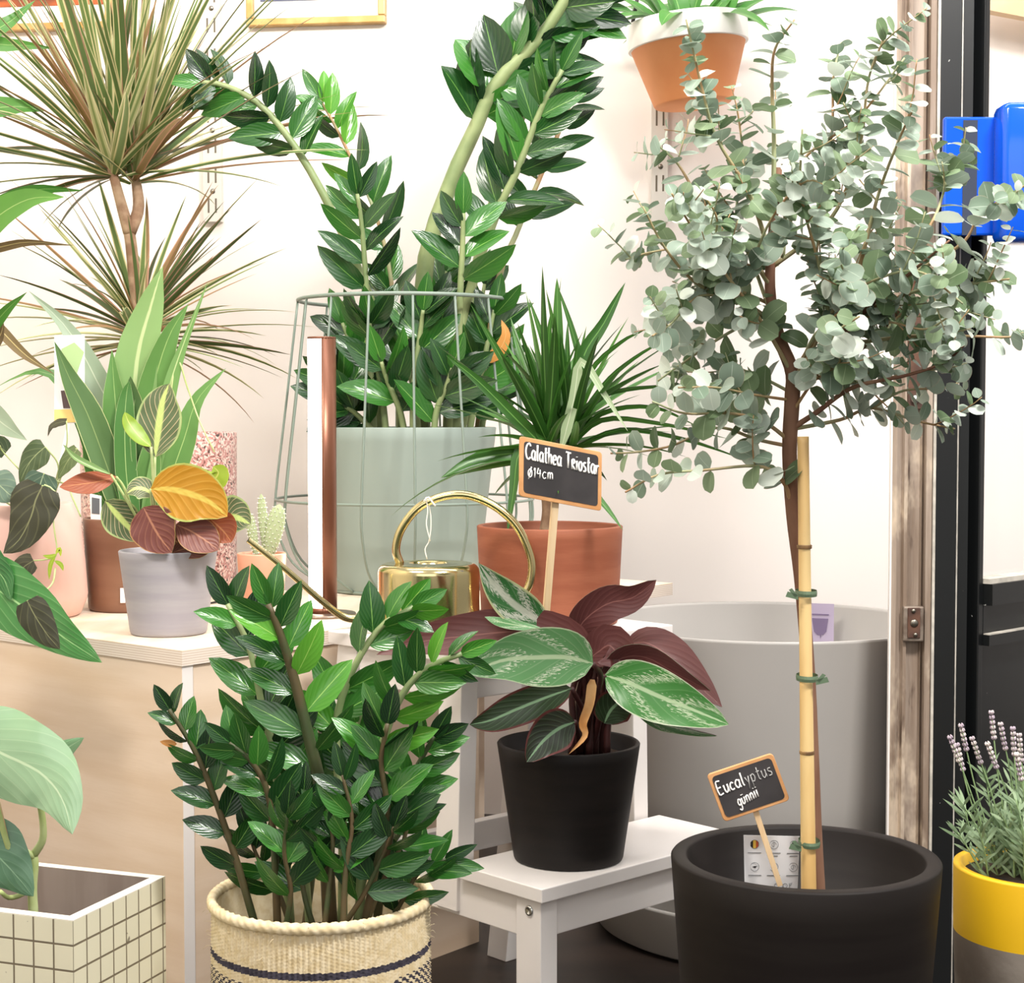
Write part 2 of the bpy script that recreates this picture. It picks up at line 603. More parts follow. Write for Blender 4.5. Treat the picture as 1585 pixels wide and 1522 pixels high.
# tile planter: uv is in tile units
t = NT('tile_grid')
uv = t.n('ShaderNodeUVMap')
sx = t.n('ShaderNodeSeparateXYZ', {0: uv.outputs[0]})
def line(x, wd=0.05):
    fr = t.math('FRACT', x)
    d = t.math('MINIMUM', fr, t.math('SUBTRACT', 1.0, fr))
    return t.math('SUBTRACT', 1.0, t.step(d, wd * 0.6, wd))
ln = t.math('MAXIMUM', line(sx.outputs[0]), line(sx.outputs[1]))
nz = t.noise(60, 3); nz2 = t.noise(5, 3)
c = t.mix(nz2, lin('#e2dcc2'), lin('#d6d1b6'))
c = t.mix(t.step(nz, 0.70, 0.73), c, lin('#8c8570'))
c = t.mix(ln, c, lin('#766b58'))
t.done(t.prin(c, 0.35, 0, t.bump(t.math('MULTIPLY', ln, -1.0), 0.5)))

# foliage materials
leafmat('zz_leaf', '#3f802d', '#1a4a19', vein='#8fc060', midw=0.018, nveins=6, veinw=0.4, vs=0.10, rough=0.24, trans=0.10, spec=0.7)
leafmat('zz_leaf_deep', '#275425', '#102d15', vein='#6fa04a', midw=0.018, nveins=6, veinw=0.4, vs=0.10, rough=0.26, trans=0.08, spec=0.65)
leafmat('zz_leaf_bright', '#66ab38', '#357a22', vein='#a9d568', midw=0.02, nveins=5, veinw=0.4, vs=0.10, rough=0.24, trans=0.2, spec=0.6)
leafmat('zz_leaf_yellow', '#e2a257', '#c98a45', vein='#e9c78b', rough=0.5, trans=0.3)
leafmat('marginata_leaf', '#7d9458', '#5a7440', vein='#d8cf9a', midw=0.0, edge='#ddd3a2', edgew=0.17, rough=0.42, trans=0.22, spec=0.4)
leafmat('marginata_leaf_cream', '#cfcb98', '#a8ac78', vein='#7f9156', midw=0.20, edge='#e6dcb4', edgew=0.10, rough=0.42, trans=0.28, spec=0.4)
leafmat('marginata_leaf_dark', '#5f7345', '#46592f', midw=0.0, edge='#a9806a', edgew=0.12, rough=0.4, trans=0.15, spec=0.4)
leafmat('marginata_leaf_red', '#a58c62', '#8d7048', midw=0.0, edge='#c39078', edgew=0.14, rough=0.45, trans=0.2, spec=0.35)
leafmat('dracaena_leaf', '#4a7d30', '#29531b', vein='#6a9a4a', midw=0.05, rough=0.35, trans=0.18)
leafmat('dracaena_pale', '#c2cfae', '#8aa873', vein='#e0e6cc', midw=0.05, rough=0.4, trans=0.3)
leafmat('snake_leaf', '#76a45c', '#4c7d3d', vein='#b9d68a', midw=0.02, nveins=0, edge='#c7d9a0', edgew=0.012, rough=0.4, trans=0.25, patch=None)
leafmat('snake_leaf_pale', '#a5c585', '#7fab64', vein='#d8e8ae', midw=0.06, rough=0.4, trans=0.35)
leafmat('snake_leaf_grey', '#a9baa0', '#8fa38a', vein='#c4d0b8', midw=0.03, rough=0.4, trans=0.3)
leafmat('snake_leaf_dark', '#5e7f4c', '#47653a', vein='#93a86c', midw=0.02, edge='#c9cf95', edgew=0.02, rough=0.4, trans=0.18)
leafmat('palm_leaf', '#6fa848', '#3f7a30', vein='#a9c97a', midw=0.02, nveins=0, rough=0.35, trans=0.3)
leafmat('palm_leaf_brown', '#8d7a52', '#6b5a3c', vein='#d6c78c', midw=0.05, rough=0.5, trans=0.2)
leafmat('monstera_leaf', '#a2c09a', '#7aa67a', vein='#c7dcb6', midw=0.02, nveins=6, veinw=0.10, vs=0.3, slope=1.3, rough=0.16, trans=0.2, bumpv=0.25, spec=0.8)
leafmat('monstera_leaf_dark', '#5b7f63', '#44684d', vein='#86a888', midw=0.015, nveins=5, veinw=0.15, vs=0.3, rough=0.3, trans=0.15)
leafmat('arrow_leaf', '#58934c', '#2f6a35', vein='#9cc687', midw=0.02, nveins=6, veinw=0.12, vs=0.4, rough=0.28, trans=0.15, bumpv=0.5)
leafmat('micans_leaf', '#5f6f44', '#3c4d30', vein='#9aa474', midw=0.02, nveins=4, veinw=0.2, vs=0.35, slope=1.0, rough=0.45, trans=0.12)
leafmat('micans_leaf_dark', '#3d3a22', '#2e2f1c', vein='#7c7d56', midw=0.02, nveins=4, veinw=0.2, vs=0.35, slope=1.0, rough=0.45, trans=0.10)
leafmat('micans_leaf_blue', '#6f8573', '#4c6352', vein='#a9b894', midw=0.02, nveins=4, veinw=0.2, vs=0.4, slope=1.0, rough=0.4, trans=0.10)
leafmat('maranta_top', '#6b7a54', '#4d5e3c', vein='#e2c9a0', midw=0.10, midcol='#cfe084', nveins=8, veinw=0.12, vs=0.8, slope=0.9, edge='#a9bb7c', edgew=0.05, rough=0.4, trans=0.15)
leafmat('maranta_gold', '#e2ae34', '#c98922', vein='#f0c65c', midw=0.07, midcol='#f1dd6a', nveins=7, veinw=0.25, vs=0.6, slope=0.9, edge='#c3d070', edgew=0.035, rough=0.35, trans=0.45, tintvar=0.0, bumpv=0.6)
leafmat('maranta_under', '#9c5f4e', '#6b3a38', vein='#bd8468', midw=0.03, nveins=7, veinw=0.25, vs=0.45, slope=0.9, edge='#b58a58', edgew=0.02, rough=0.4, trans=0.25, bumpv=0.5)
leafmat('maranta_rust', '#b3603a', '#94482e', vein='#d08a58', midw=0.03, nveins=7, veinw=0.25, vs=0.5, slope=0.9, rough=0.4, trans=0.3)
leafmat('maranta_lime', '#c2d84e', '#9cc040', vein='#e2e87a', midw=0.04, rough=0.35, trans=0.4)
leafmat('calathea_top', '#5aa04e', '#327038', vein='#b4d6a0', midw=0.05, midcol='#c6e0b2', nveins=8, veinw=0.2, vs=0.25, slope=0.8, patch='#c9dcb8', patchamt=(0.84, 1.0), edge='#d9e4c6', edgew=0.02, rough=0.3, trans=0.15, bumpv=0.18)
leafmat('calathea_varieg', '#4f9150', '#397740', vein='#e8eed8', midw=0.12, midcol='#eef2e0', nveins=6, veinw=0.2, vs=0.25, slope=0.8, patch='#e9eedc', patchamt=(0.72, 0.84), edge='#dfe6b0', edgew=0.06, rough=0.32, trans=0.2, bumpv=0.18)
leafmat('calathea_pale', '#7fb277', '#5f9a60', vein='#d0e6bc', midw=0.05, midcol='#cfe5ba', nveins=8, veinw=0.2, vs=0.25, slope=0.8, patch='#dfeacf', patchamt=(0.92, 1.05), edge='#c9dcb4', edgew=0.02, rough=0.25, trans=0.2, bumpv=0.18)
leafmat('calathea_under', '#7a4a46', '#54292a', vein='#94625c', midw=0.02, nveins=9, veinw=0.3, vs=0.3, slope=0.8, rough=0.38, trans=0.12, bumpv=0.18)
leafmat('calathea_deep', '#37502f', '#2a3323', vein='#8fb58a', midw=0.05, midcol='#8fb88c', nveins=8, veinw=0.2, vs=0.25, slope=0.8, edge='#6b3432', edgew=0.06, rough=0.3, trans=0.1, bumpv=0.18)
leafmat('eucalyptus_leaf', '#bccabc', '#7a8f7b', vein='#c3d0c0', midw=0.016, nveins=0, rough=0.5, trans=0.22, spec=0.35, edge='#c9b8a4', edgew=0.015)
leafmat('eucalyptus_leaf_green', '#94a884', '#5f7752', vein='#a9b996', midw=0.016, nveins=0, rough=0.5, trans=0.25, spec=0.3)
leafmat('eucalyptus_leaf_light', '#e4ebe0', '#c2cfc2', vein='#e0e8dc', midw=0.02, nveins=0, rough=0.5, trans=0.25, spec=0.35)
leafmat('lavender_leaf', '#9bb08a', '#6d8560', rough=0.6, trans=0.2)
leafmat('hanging_leaf', '#5a9a44', '#36752c', vein='#8dbb6a', midw=0.03, rough=0.35, trans=0.25)

# ------------------------------------------------------------------ setting
def wally(x): return 3.22 - 0.12 * x

m = MB().mat('wall_paint')
m.plate([(-1.8, wally(-1.8), -0.02), (2.9, wally(2.9), -0.02), (2.9, wally(2.9), 2.7), (-1.8, wally(-1.8), 2.7)], V((0.012, 0.1, 0)))
struct('wall_back', m)
m = MB().mat('left_wall_paint')
m.box((-1.75, 1.5, 1.34), (0.1, 3.85, 2.72))
struct('wall_left', m)
m = MB().mat('floor_dark')
m.box((0.5, 1.55, -0.03), (4.8, 4.2, 0.06))
struct('floor', m)

# wooden door post with mouldings (px 1380..1445), standing nearer than the wall
PY = 2.24
def xat(px, Y=PY): return (px - IMG_W / 2) / F * Y / CP * 1.0
m = MB().mat('worn_post')
prof = [(1381, 0.0, 0.030), (1387, -0.004, 0), (1396, 0.003, 0), (1399, -0.003, 0), (1404, -0.003, 0), (1406, 0.006, 0), (1425, 0.006, 0), (1427, 0.0, 0), (1430, 0.010, 0), (1433, -0.002, 0), (1442, -0.002, 0)]
poly = [(xat(p[0]), PY + p[1]) for p in prof]
poly = poly + [(xat(1443), PY + 0.05), (xat(1381) + 0.014, PY + 0.05)]
m.prism(poly, 0, 2.5)
struct('trim_1', m)
m = MB().mat('white_paint'); m.box((xat(1380), PY + 0.004, 1.25), (0.003, 0.008, 2.5)); struct('trim_2', m)
m = MB().mat('worn_edge'); m.box((xat(1445), PY + 0.030, 1.25), (0.0035, 0.07, 2.5)); struct('trim_3', m)
# black door frame
m = MB().mat('door_black')
m.prism([(xat(1447), PY - 0.004), (xat(1479), PY - 0.004), (xat(1482), PY + 0.008), (xat(1484), PY + 0.06), (xat(1447), PY + 0.06)], 0, 2.5)
m.prism([(xat(1483), PY + 0.004), (xat(1500), PY + 0.004), (xat(1500), PY + 0.05), (xat(1484.5), PY + 0.05)], 0, 2.5)
m.mat('worn_edge'); m.box((xat(1482), PY + 0.003, 1.25), (0.0018, 0.006, 2.5))
struct('trim_4', m)

# door leaf receding to the right at about 45 degrees
dr = thing('door_1', (xat(1501) + 0.004, PY + 0.03, 0), 'x', 'x')
del dr['label']; del dr['category']; dr['kind'] = 'structure'
dd = V((0.72, 0.69, 0)).normalized(); dn = V((-dd.y, dd.x, 0))
D0 = V(dr.location)
RD = Matrix((dd, dn, V((0, 0, 1)))).transposed()
def dbox(mb, a0, a1, z0, z1, t0=-0.02, t1=0.02):
    mb.box(D0 + dd * ((a0 + a1) / 2) + dn * ((t0 + t1) / 2) + V((0, 0, (z0 + z1) / 2)), (a1 - a0, t1 - t0, z1 - z0), RD)
m = MB().mat('door_black')
DL = 0.85
GZ = 0.545
dbox(m, 0, 0.012, 0, 2.4)
dbox(m, DL - 0.09, DL, 0, 2.4)
dbox(m, 0.012, DL - 0.09, 2.3, 2.4)
dbox(m, 0.012, DL - 0.09, 0.0, 0.12)
dbox(m, 0.012, DL - 0.09, GZ - 0.085, GZ)
dbox(m, 0.012, DL - 0.09, 0.12, GZ - 0.085, -0.008, 0.008)
obj('door_frame', m, dr, smooth=False, bevel=0.0015)
m = MB().mat('door_black')
dbox(m, 0.012, DL - 0.09, GZ - 0.03, GZ - 0.001, -0.034, -0.02)
dbox(m, 0.012, DL - 0.09, GZ - 0.085, GZ - 0.07, -0.030, -0.02)
m.mat('worn_edge')
dbox(m, 0.012, DL - 0.09, GZ - 0.0008, GZ + 0.006, -0.03, 0.0)
dbox(m, 0.012, DL - 0.09, GZ - 0.0702, GZ - 0.0685, -0.0302, -0.021)
obj('door_moulding', m, dr, smooth=False, label='black rail moulding with worn pale paint edges')
m = MB().mat('glass'); dbox(m, 0.013, DL - 0.091, GZ + 0.002, 2.3, -0.003, 0.003)
obj('door_pane', m, dr, smooth=False, label='clear glass pane')
# pale timber beam on the wall beyond the door glass
bm_ = [P(1496, -60, 3.03), P(1700, -60, 3.00), P(1700, 48, 3.00), P(1496, 9, 3.03)]
m = MB().mat('beam_wood'); m.plate(bm_, V((0.004, 0.03, 0)))
struct('trim_5', m)

# metal plates on the post
def boxpx(mb, x0, y0, x1, y1, Y, depth, off=0.0):
    a = P(x0, y0, Y); b = P(x1, y1, Y)
    mb.box(((a.x + b.x) / 2, Y - depth / 2 + off, (a.z + b.z) / 2), (abs(b.x - a.x), depth, abs(a.z - b.z)))
m = MB().mat('old_latch')
boxpx(m, 1396, 938, 1427, 992, PY, 0.012, 0.002)
lt = obj('door_strike', m, None, loc=P(1411, 965, PY), smooth=False, bevel=0.002)
tag(lt, 'small worn metal strike plate screwed low on the old wooden door post', 'latch')
m = MB().mat('rust'); boxpx(m, 1405, 941, 1424, 988, PY - 0.010, 0.003, 0.001)
obj('keeper_plate', m, lt, smooth=False, bevel=0.001, label='dark rusty inner plate')
for (x, y, r) in ((1415, 965, 0.0055), (1414, 946, 0.003), (1417, 983, 0.003)):
    m = MB().mat('screw'); c = P(x, y, PY - 0.012)
    m.lathe([(0, 0.002), (r * 0.7, 0.002), (r, 0.0005), (r, -0.002)], c, 16, Matrix.Rotation(PI / 2, 3, 'X'))
    obj('screw', m, lt, label='round steel screw head')
m = MB().mat('rust'); boxpx(m, 1405, 470, 1428, 634, PY, 0.010, 0.004)
lt = obj('rusty_bracket', m, None, loc=P(1416, 550, PY), smooth=False, bevel=0.0015)
tag(lt, 'long rusty brown iron bracket bolted on the old wooden post behind the eucalyptus leaves', 'bracket')
m = MB().mat('steel'); c = P(1417, 618, PY - 0.007)
m.lathe([(0, 0.004), (0.0045, 0.0035), (0.006, 0.001), (0.006, -0.002)], c, 16, Matrix.Rotation(PI / 2, 3, 'X'))
obj('bolt', m, lt, label='slotted steel bolt')

# glossy blue box by the door
m = MB().mat('blue_gloss')
BY = 2.19
blue = thing('wall_box', P(1540, 380, BY), 'glossy bright blue rounded box fixed to the black door frame', 'box')
boxpx(m, 1458, 183, 1540, 366, BY, 0.012)
obj('side_panel', m, blue, smooth=False, bevel=0.003, label='flat blue side panel')
m = MB().mat('reflection_stripe'); boxpx(m, 1491, 186, 1511, 364, BY - 0.0122, 0.0006)  # black frame's reflection in the gloss, painted as a thin grey strip
obj('stripe', m, blue, smooth=False, label='dark grey upright stripe painted as a reflection of the black frame')
m = MB().mat('blue_gloss')
boxpx(m, 1535, 168, 1640, 381, BY, 0.055)
obj('case', m, blue, smooth=True, bevel=0.010, label='raised glossy blue case with rounded edges')

# pictures and slotted rails on the wall
def onwall(px, py, off=0.0):
    d = ray(px, py)
    # y = 3.22 - .12 x - off
    t_ = (3.22 - off) / (d.y + 0.12 * d.x)
    return V((0, 0, H)) + d * t_
ex = V((1, -0.12, 0)).normalized(); ey = V((0.12, 1, 0)).normalized(); ez = V((0, 0, 1))
RW = Matrix((ex, ey, ez)).transposed()
def wbox(mb, a, b, z0, z1, depth, off=0.0):
    """box on the wall between the points a and b (x of points), its back at distance off"""
    c = (V(a) + V(b)) / 2; c.z = (z0 + z1) / 2
    c.y = wally(c.x); c = c - ey * (off + depth / 2)
    mb.box(c, ((V(b) - V(a)).xy.length, depth, z1 - z0), RW)
def picture(x0, x1, ybot, label, print_mat, bx, by):
    a = onwall(x0, ybot); b = onwall(x1, ybot); z0 = onwall((x0 + x1) / 2, ybot).z
    h = 0.36; fw = 0.014
    th = thing('picture_frame', ((a.x + b.x) / 2, wally((a.x + b.x) / 2) - 0.02, z0), label, 'picture', 'framed pictures on the wall')
    m = MB().mat('gold_frame')
    wbox(m, a, b, z0, z0 + fw, 0.02); wbox(m, a, b, z0 + h - fw, z0 + h, 0.02)
    a2 = a + ex * fw; b2 = b - ex * fw
    wbox(m, a, a2, z0 + fw, z0 + h - fw, 0.02); wbox(m, b2, b, z0 + fw, z0 + h - fw, 0.02)
    obj('frame', m, th, smooth=False, bevel=0.002, label='thin gold wooden frame')
    m = MB().mat('mat_board'); wbox(m, a2, b2, z0 + fw, z0 + h - fw, 0.006, 0.003)
    obj('mat_board', m, th, smooth=False, label='white card surround')
    m = MB().mat(print_mat); wbox(m, a2 + ex * bx, b2 - ex * bx, z0 + fw + by, z0 + h - fw - 0.04, 0.001, 0.0095)
    obj('print', m, th, smooth=False)
picture(385, 599, 41, 'gold framed picture with a grey blue print above the big green plant', 'blueprint', 0.012, 0.034)
picture(-70, 178, 50, 'gold framed picture with a dark orange print behind the stripy leaves, top left', 'ember_print', -0.001, 0.034)

def rail(x0, x1, ybot, slots, screws, label):
    a = onwall(x0, ybot); b = onwall(x1, ybot); z0 = a.z
    o0 = V(((a.x + b.x) / 2, wally((a.x + b.x) / 2) - 0.008, z0))
    th = thing('shelf_rail', o0, label, 'rail', 'slotted shelf rails on the wall')
    m = MB().mat('white_metal'); wbox(m, a, b, z0, 2.3, 0.016)
    obj('rail', m, th, smooth=False, bevel=0.001)
    for s_ in slots:
        for fx in (0.32, 0.72):
            c = a + (b - a) * fx
            q0 = onwall(330, s_[0]).z; q1 = onwall(330, s_[1]).z
            m = MB().mat('slot_dark'); wbox(m, c - ex * 0.0017, c + ex * 0.0017, q1, q0, 0.0006, 0.016)
            obj('slot', m, th, smooth=False, label='narrow dark slot')
    for sy in screws:
        c = (a + b) / 2; c.z = onwall(330, sy).z; c.y = wally(c.x) - 0.0165
        m = MB().mat('screw'); m.lathe([(0, 0.002), (0.004, 0.0015), (0.005, 0)], c, 14, Matrix.Rotation(PI / 2, 3, 'X'))
        obj('screw', m, th, label='round screw head')
sl = [(k, k + 22) for k in (-100, -62, -15, 31, 78, 124, 170, 217, 263, 309)]
rail(318, 346, 345, sl, (16, 204, 298), 'white slotted metal shelf rail hanging left of the big green plant')
rail(1008, 1034, 345, [(k, k + 24) for k in (-60, -15, 50, 95, 187, 237, 285)], (175, 272), 'white slotted metal shelf rail below the hanging orange pot')

# ------------------------------------------------------------------ furniture
TZ = 0.49
P0 = V((-0.395, 2.0, 0)); cu = V((0.631, 0.777, 0)).normalized(); cn = V((-cu.y, cu.x, 0))
def cab(mb, u0, u1, n0, n1, z0, z1):
    RC = Matrix((cu, cn, V((0, 0, 1)))).transposed()
    mb.box(P0 + cu * ((u0 + u1) / 2) + cn * ((n0 + n1) / 2) + V((0, 0, (z0 + z1) / 2)), (u1 - u0, n1 - n0, z1 - z0), RC)
th = thing('plywood_cabinet', P0 + cu * 0.28 + cn * 0.45, 'large pale plywood cabinet with layered edges carrying the pots', 'cabinet')
m = MB().mat('plywood_top'); cab(m, 0.0, 0.56, 0, 0.86, TZ - 0.0012, TZ)
m.mat('ply_edge'); cab(m, 0, 0.56, 0, 0.86, TZ - 0.019, TZ - 0.0012)
obj('top_board', m, th, smooth=False)
m = MB().mat('plywood'); cab(m, 0.002, 0.019, 0.003, 0.858, 0.0, TZ - 0.019)
m.mat('white_paint'); cab(m, 0.0022, 0.0188, 0.0026, 0.0031, 0.0, TZ - 0.0192)
obj('end_panel', m, th, smooth=False)
m = MB().mat('plywood'); cab(m, 0.0205, 0.555, 0.0042, 0.020, 0.0, TZ - 0.0205)
m.mat('white_paint')
obj('front_panel', m, th, smooth=False)
m = MB().mat('plywood'); cab(m, 0.545, 0.558, 0.021, 0.858, 0.0, TZ - 0.019)
cab(m, 0.019, 0.545, 0.845, 0.858, 0.0, TZ - 0.019)
obj('back_panel', m, th, smooth=False)
th = thing('plywood_bench', P0 + cu * 0.81 + cn * 0.2, 'pale plywood bench top behind the watering can, right of the cabinet', 'bench')
m = MB().mat('plywood_top'); cab(m, 0.562, 1.056, 0.0, 0.40, TZ - 0.0012, TZ)
m.mat('ply_edge'); cab(m, 0.562, 1.056, 0.0, 0.40, TZ - 0.020, TZ - 0.0012)
obj('top_board', m, th, smooth=False)
for (uu, n_) in ((0.61, 0.12), (0.61, 0.37), (0.97, 0.12), (0.97, 0.37)):
    m = MB().mat('plywood'); cab(m, uu - 0.015, uu + 0.015, n_ - 0.015, n_ + 0.015, 0, TZ - 0.020)
    obj('leg', m, th, smooth=False)

# white step stool
SC = V((0.033, 1.832, 0)); a43 = math.radians(43)
sa = V((math.cos(a43), math.sin(a43), 0)); sb = V((-sa.y, sa.x, 0))
RS = Matrix((sa, sb, V((0, 0, 1)))).transposed()
def sbox(mb, a0, a1, b0, b1, z0, z1, tilt=None):
    mb.box(SC + sa * ((a0 + a1) / 2) + sb * ((b0 + b1) / 2) + V((0, 0, (z0 + z1) / 2)), (a1 - a0, b1 - b0, z1 - z0), RS)
def sbar(mb, A0, A1, wa, wb):
    """leaning post from (a,b,z) to (a,b,z) with section wa x wb"""
    vs = []
    for (a, b, z) in (A0, A1):
        for (da, db) in ((-1, -1), (1, -1), (1, 1), (-1, 1)):
            vs.append(SC + sa * (a + da * wa / 2) + sb * (b + db * wb / 2) + V((0, 0, z)))
    mb.add(vs, [(3, 2, 1, 0), (4, 5, 6, 7)] + [(i, (i + 1) % 4, (i + 1) % 4 + 4, i + 4) for i in range(4)])
stool = thing('step_stool', SC + sa * 0.17 + sb * 0.2, 'white painted two tier wooden step stool holding the black calathea pot', 'stool')
SZ = 0.25
ST = 0.50
def spart(name, f, **kw):
    m = MB().mat('white_paint'); f(m); return obj(name, m, stool, smooth=False, bevel=0.0012, **kw)
spart('step_board', lambda m: sbox(m, -0.004, 0.35, -0.004, 0.142, SZ - 0.016, SZ))
spart('top_board', lambda m: sbox(m, -0.004, 0.36, 0.128, 0.385, ST - 0.016, ST))
LW, LD = 0.026, 0.040
for a_ in (0.004 + LW / 2, 0.342 - LW / 2):
    spart('leg', lambda m: sbox(m, a_ - LW / 2, a_ + LW / 2, 0.006, 0.006 + LD, 0, SZ - 0.017), label='short front leg')
    tp = 0.002 if a_ < 0.1 else -0.02
    spart('leg', lambda m: sbar(m, (a_ + (0.0 if a_ < .1 else -0.005), 0.168, 0.19), (a_ + tp, 0.160, ST - 0.017), LW, LD), label='middle upright post')
    spart('leg', lambda m: sbar(m, (a_, 0.42, 0.0), (a_, 0.355, ST - 0.017), LW, LD), label='leaning back leg')
    spart('side_rail', lambda m: sbox(m, a_ - 0.008, a_ + 0.008, 0.0425, 0.378, 0.185, SZ - 0.017), label='lower side rail')
    spart('side_rail', lambda m: sbox(m, a_ - 0.008, a_ + 0.008, 0.18, 0.338, ST - 0.062, ST - 0.017), label='upper side rail')
spart('front_rail', lambda m: sbox(m, 0.004 + LW, 0.342 - LW, 0.012, 0.028, SZ - 0.062, SZ - 0.017))
spart('front_rail', lambda m: sbox(m, 0.004 + LW, 0.322 - LW, 0.150, 0.166, ST - 0.062, ST - 0.017), label='rail under the top board')
spart('back_rail', lambda m: sbox(m, 0.004 + LW, 0.342 - LW, 0.382, 0.398, 0.175, 0.215))
def bolt(a, b, z):
    c = SC + sa * a + sb * b + V((0, 0, z))
    m = MB().mat('steel')
    R = (-sa).to_track_quat('Z', 'Y').to_matrix()
    m.lathe([(0, 0.0008), (0.0028, 0.0008), (0.0032, 0.0018), (0.0055, 0.0015), (0.006, 0)], c, 20, R)
    obj('bolt', m, stool, label='round steel bolt head')
bolt(0.0035, 0.024, 0.219)
bolt(0.0045, 0.160, 0.462)

# ------------------------------------------------------------------ pots
def fit(cx, rim_y, rim_w, base_y, base_w, z0):
    Yf = onz(cx, base_y, z0).y
    k = base_w / 2 / F
    rb = k * Yf / (1 - k); Yc = Yf + rb
    c = P(cx, rim_y, Yc)
    return V((c.x, Yc, z0)), rim_w / 2 / F * Yc, rb, c.z - z0

def pot_profile(rt, rb, h, th=0.006, depth=0.03, round_b=0.004, bulge=0.0, rimlip=0.0015):
    prof = [(0, 0), (rb - round_b, 0), (rb - round_b * 0.3, round_b * 0.3), (rb, round_b)]
    for i in range(1, 12):
        u = i / 12
        prof.append((rb + (rt - rb) * u + bulge * math.sin(PI * u), round_b + (h - round_b - rimlip) * u))
    prof += [(rt, h - rimlip), (rt - rimlip * 0.6, h - rimlip * 0.2), (rt - rimlip * 1.4, h), (rt - th + rimlip, h), (rt - th, h - rimlip)]
    ri = rt - th
    prof += [(ri + (rb - rt) * (depth / h), h - depth - 0.004), (0, h - depth - 0.004)]
    return prof

def soil_mb(c, r, z, hump=0.004):
    m = MB().mat('soil')
    prof = [(0, hump)] + [(r * k / 6, hump * (1 - (k / 6) ** 2) + random.uniform(-0.001, 0.001)) for k in range(1, 7)]
    m.lathe([(p[0], p[1]) for p in prof], (c.x, c.y, z), 32)
    return m

def potted(name, label, category, c, rt, rb, h, mat, th=0.006, depth=0.03, group=None, soil=True, potlabel=None, seg=72, **kw):
    t_ = thing(name, c, label, category, group)
    m = MB().mat(mat); m.lathe(pot_profile(rt, rb, h, th, depth, **kw), c, seg)
    po = obj('pot', m, t_)
    if potlabel: po['label'] = potlabel
    if soil:
        rr = (rt - th) + (rb - rt) * (depth / h) - 0.0005
        obj('soil', soil_mb(c, rr, c.z + h - depth), t_)
    return t_, c.z + h - depth

# ================================================================== PLANTS
def zz_frond(parent, px, Y0, Y1, r0, r1, L, W, n, mats=('zz_leaf',), start=0.1, side=None, ang=(62, 35), plane=V((0, -1, 0.15)),
             stalkmat='zz_stalk', jit=35, tip=True, wf=None, bend=0.35, lmul=None, label=None, world=None):
    pts = world if world else PP(px, Y0, Y1)
    n = max(4, int(round(n * 0.68)))
    st = MB().mat(stalkmat)
    st.tube(pts, [r0, (r0 + r1) / 2, r1], 10, smooth_n=18)
    so = obj('stalk', st, parent)
    lf = MB()
    for i in range(n):
        t_ = start + (1 - start) * (i + 0.5) / n
        for s_ in (-1, 1):
            tt = min(0.995, t_ + s_ * 0.25 * (1 - start) / n)
            p = crv(pts, tt)
            if random.random() < 0.06: continue
            T = (crv(pts, min(1, tt + 0.02)) - crv(pts, tt - 0.02)).normalized()
            N = (plane - T * plane.dot(T)).normalized()
            S = T.cross(N) * s_
            a = math.radians(ang[0] + (ang[1] - ang[0]) * t_ + random.uniform(-9, 9))
            d = T * math.cos(a) + S * math.sin(a) + N * random.uniform(-0.1, 0.35)
            d.normalize()
            nn = N * 1.0 + T * 0.5
            nn = Quaternion(d, math.radians(random.uniform(-jit * 1.5, jit * 1.5)) + s_ * 0.35) @ nn
            sc_ = (0.78 + 0.35 * math.sin(PI * min(1, t_ * 0.9 + 0.12))) * random.uniform(0.88, 1.1)
            if lmul: sc_ *= lmul(t_)
            rr = r0 + (r1 - r0) * t_
            lf.leaf(p + S * rr * 0.6, d, nn, L * sc_, W * sc_, wf or w_zz, bend=random.uniform(0.1, bend * 1.6), nu=7,
                    nv=4, fold=random.uniform(0.15, 0.4), mat=random.choice(mats))
    if tip:
        p = crv(pts, 1.0); T = (p - crv(pts, 0.96)).normalized()
        N = (plane - T * plane.dot(T)).normalized()
        lf.leaf(p - T * 0.002, T + N * 0.1, N, L * 0.8, W * 0.75, wf or w_zz, bend=0.2, nu=7, nv=4, fold=0.3, mat=mats[0])
    lo = obj('leaflets', lf, so)
    if label: lo['label'] = label
    return so

# ---------- big ZZ plant in sage pot inside a wire basket
c, rt, rb, h = fit(622, 661, 292, 924, 236, TZ)
c.z = TZ + 0.004; h -= 0.004
zz, zs = potted('potted_zz_plant', 'tall glossy green zz plant in a sage green pot inside the wire basket', 'potted plant', c, rt, rb, h, 'sage_pot', 0.007, 0.03, potlabel='smooth sage green pot')
YZ = c.y
dk = ('zz_leaf', 'zz_leaf_deep')
Lz = 0.088
zz_frond(zz, [(590, 700), (585, 520), (560, 430), (505, 310), (455, 225), (400, 160), (345, 132), (312, 128)], YZ, YZ - 0.06, 0.0085, 0.004, 0.074, 0.036, 15, dk, start=0.5, ang=(66, 55))
zz_frond(zz, [(580, 700), (570, 520), (566, 430), (560, 350), (553, 300)], YZ - 0.05, YZ - 0.1, 0.006, 0.003, 0.082, 0.033, 7, dk, start=0.42, ang=(55, 30))
zz_frond(zz, [(625, 700), (612, 500), (601, 407), (578, 322), (539, 236), (516, 190), (496, 155)], YZ + 0.05, YZ + 0.06, 0.004, 0.002, 0.078, 0.032, 11, dk + ('zz_leaf_bright',), start=0.35, ang=(52, 35), stalkmat='twig')
zz_frond(zz, [(650, 700), (655, 430), (695, 290), (735, 200), (768, 130), (830, 65), (872, 5), (905, -60)], YZ + 0.02, YZ - 0.06, 0.015, 0.008, 0.088, 0.064, 17, dk, start=0.44, ang=(58, 45), bend=0.5)
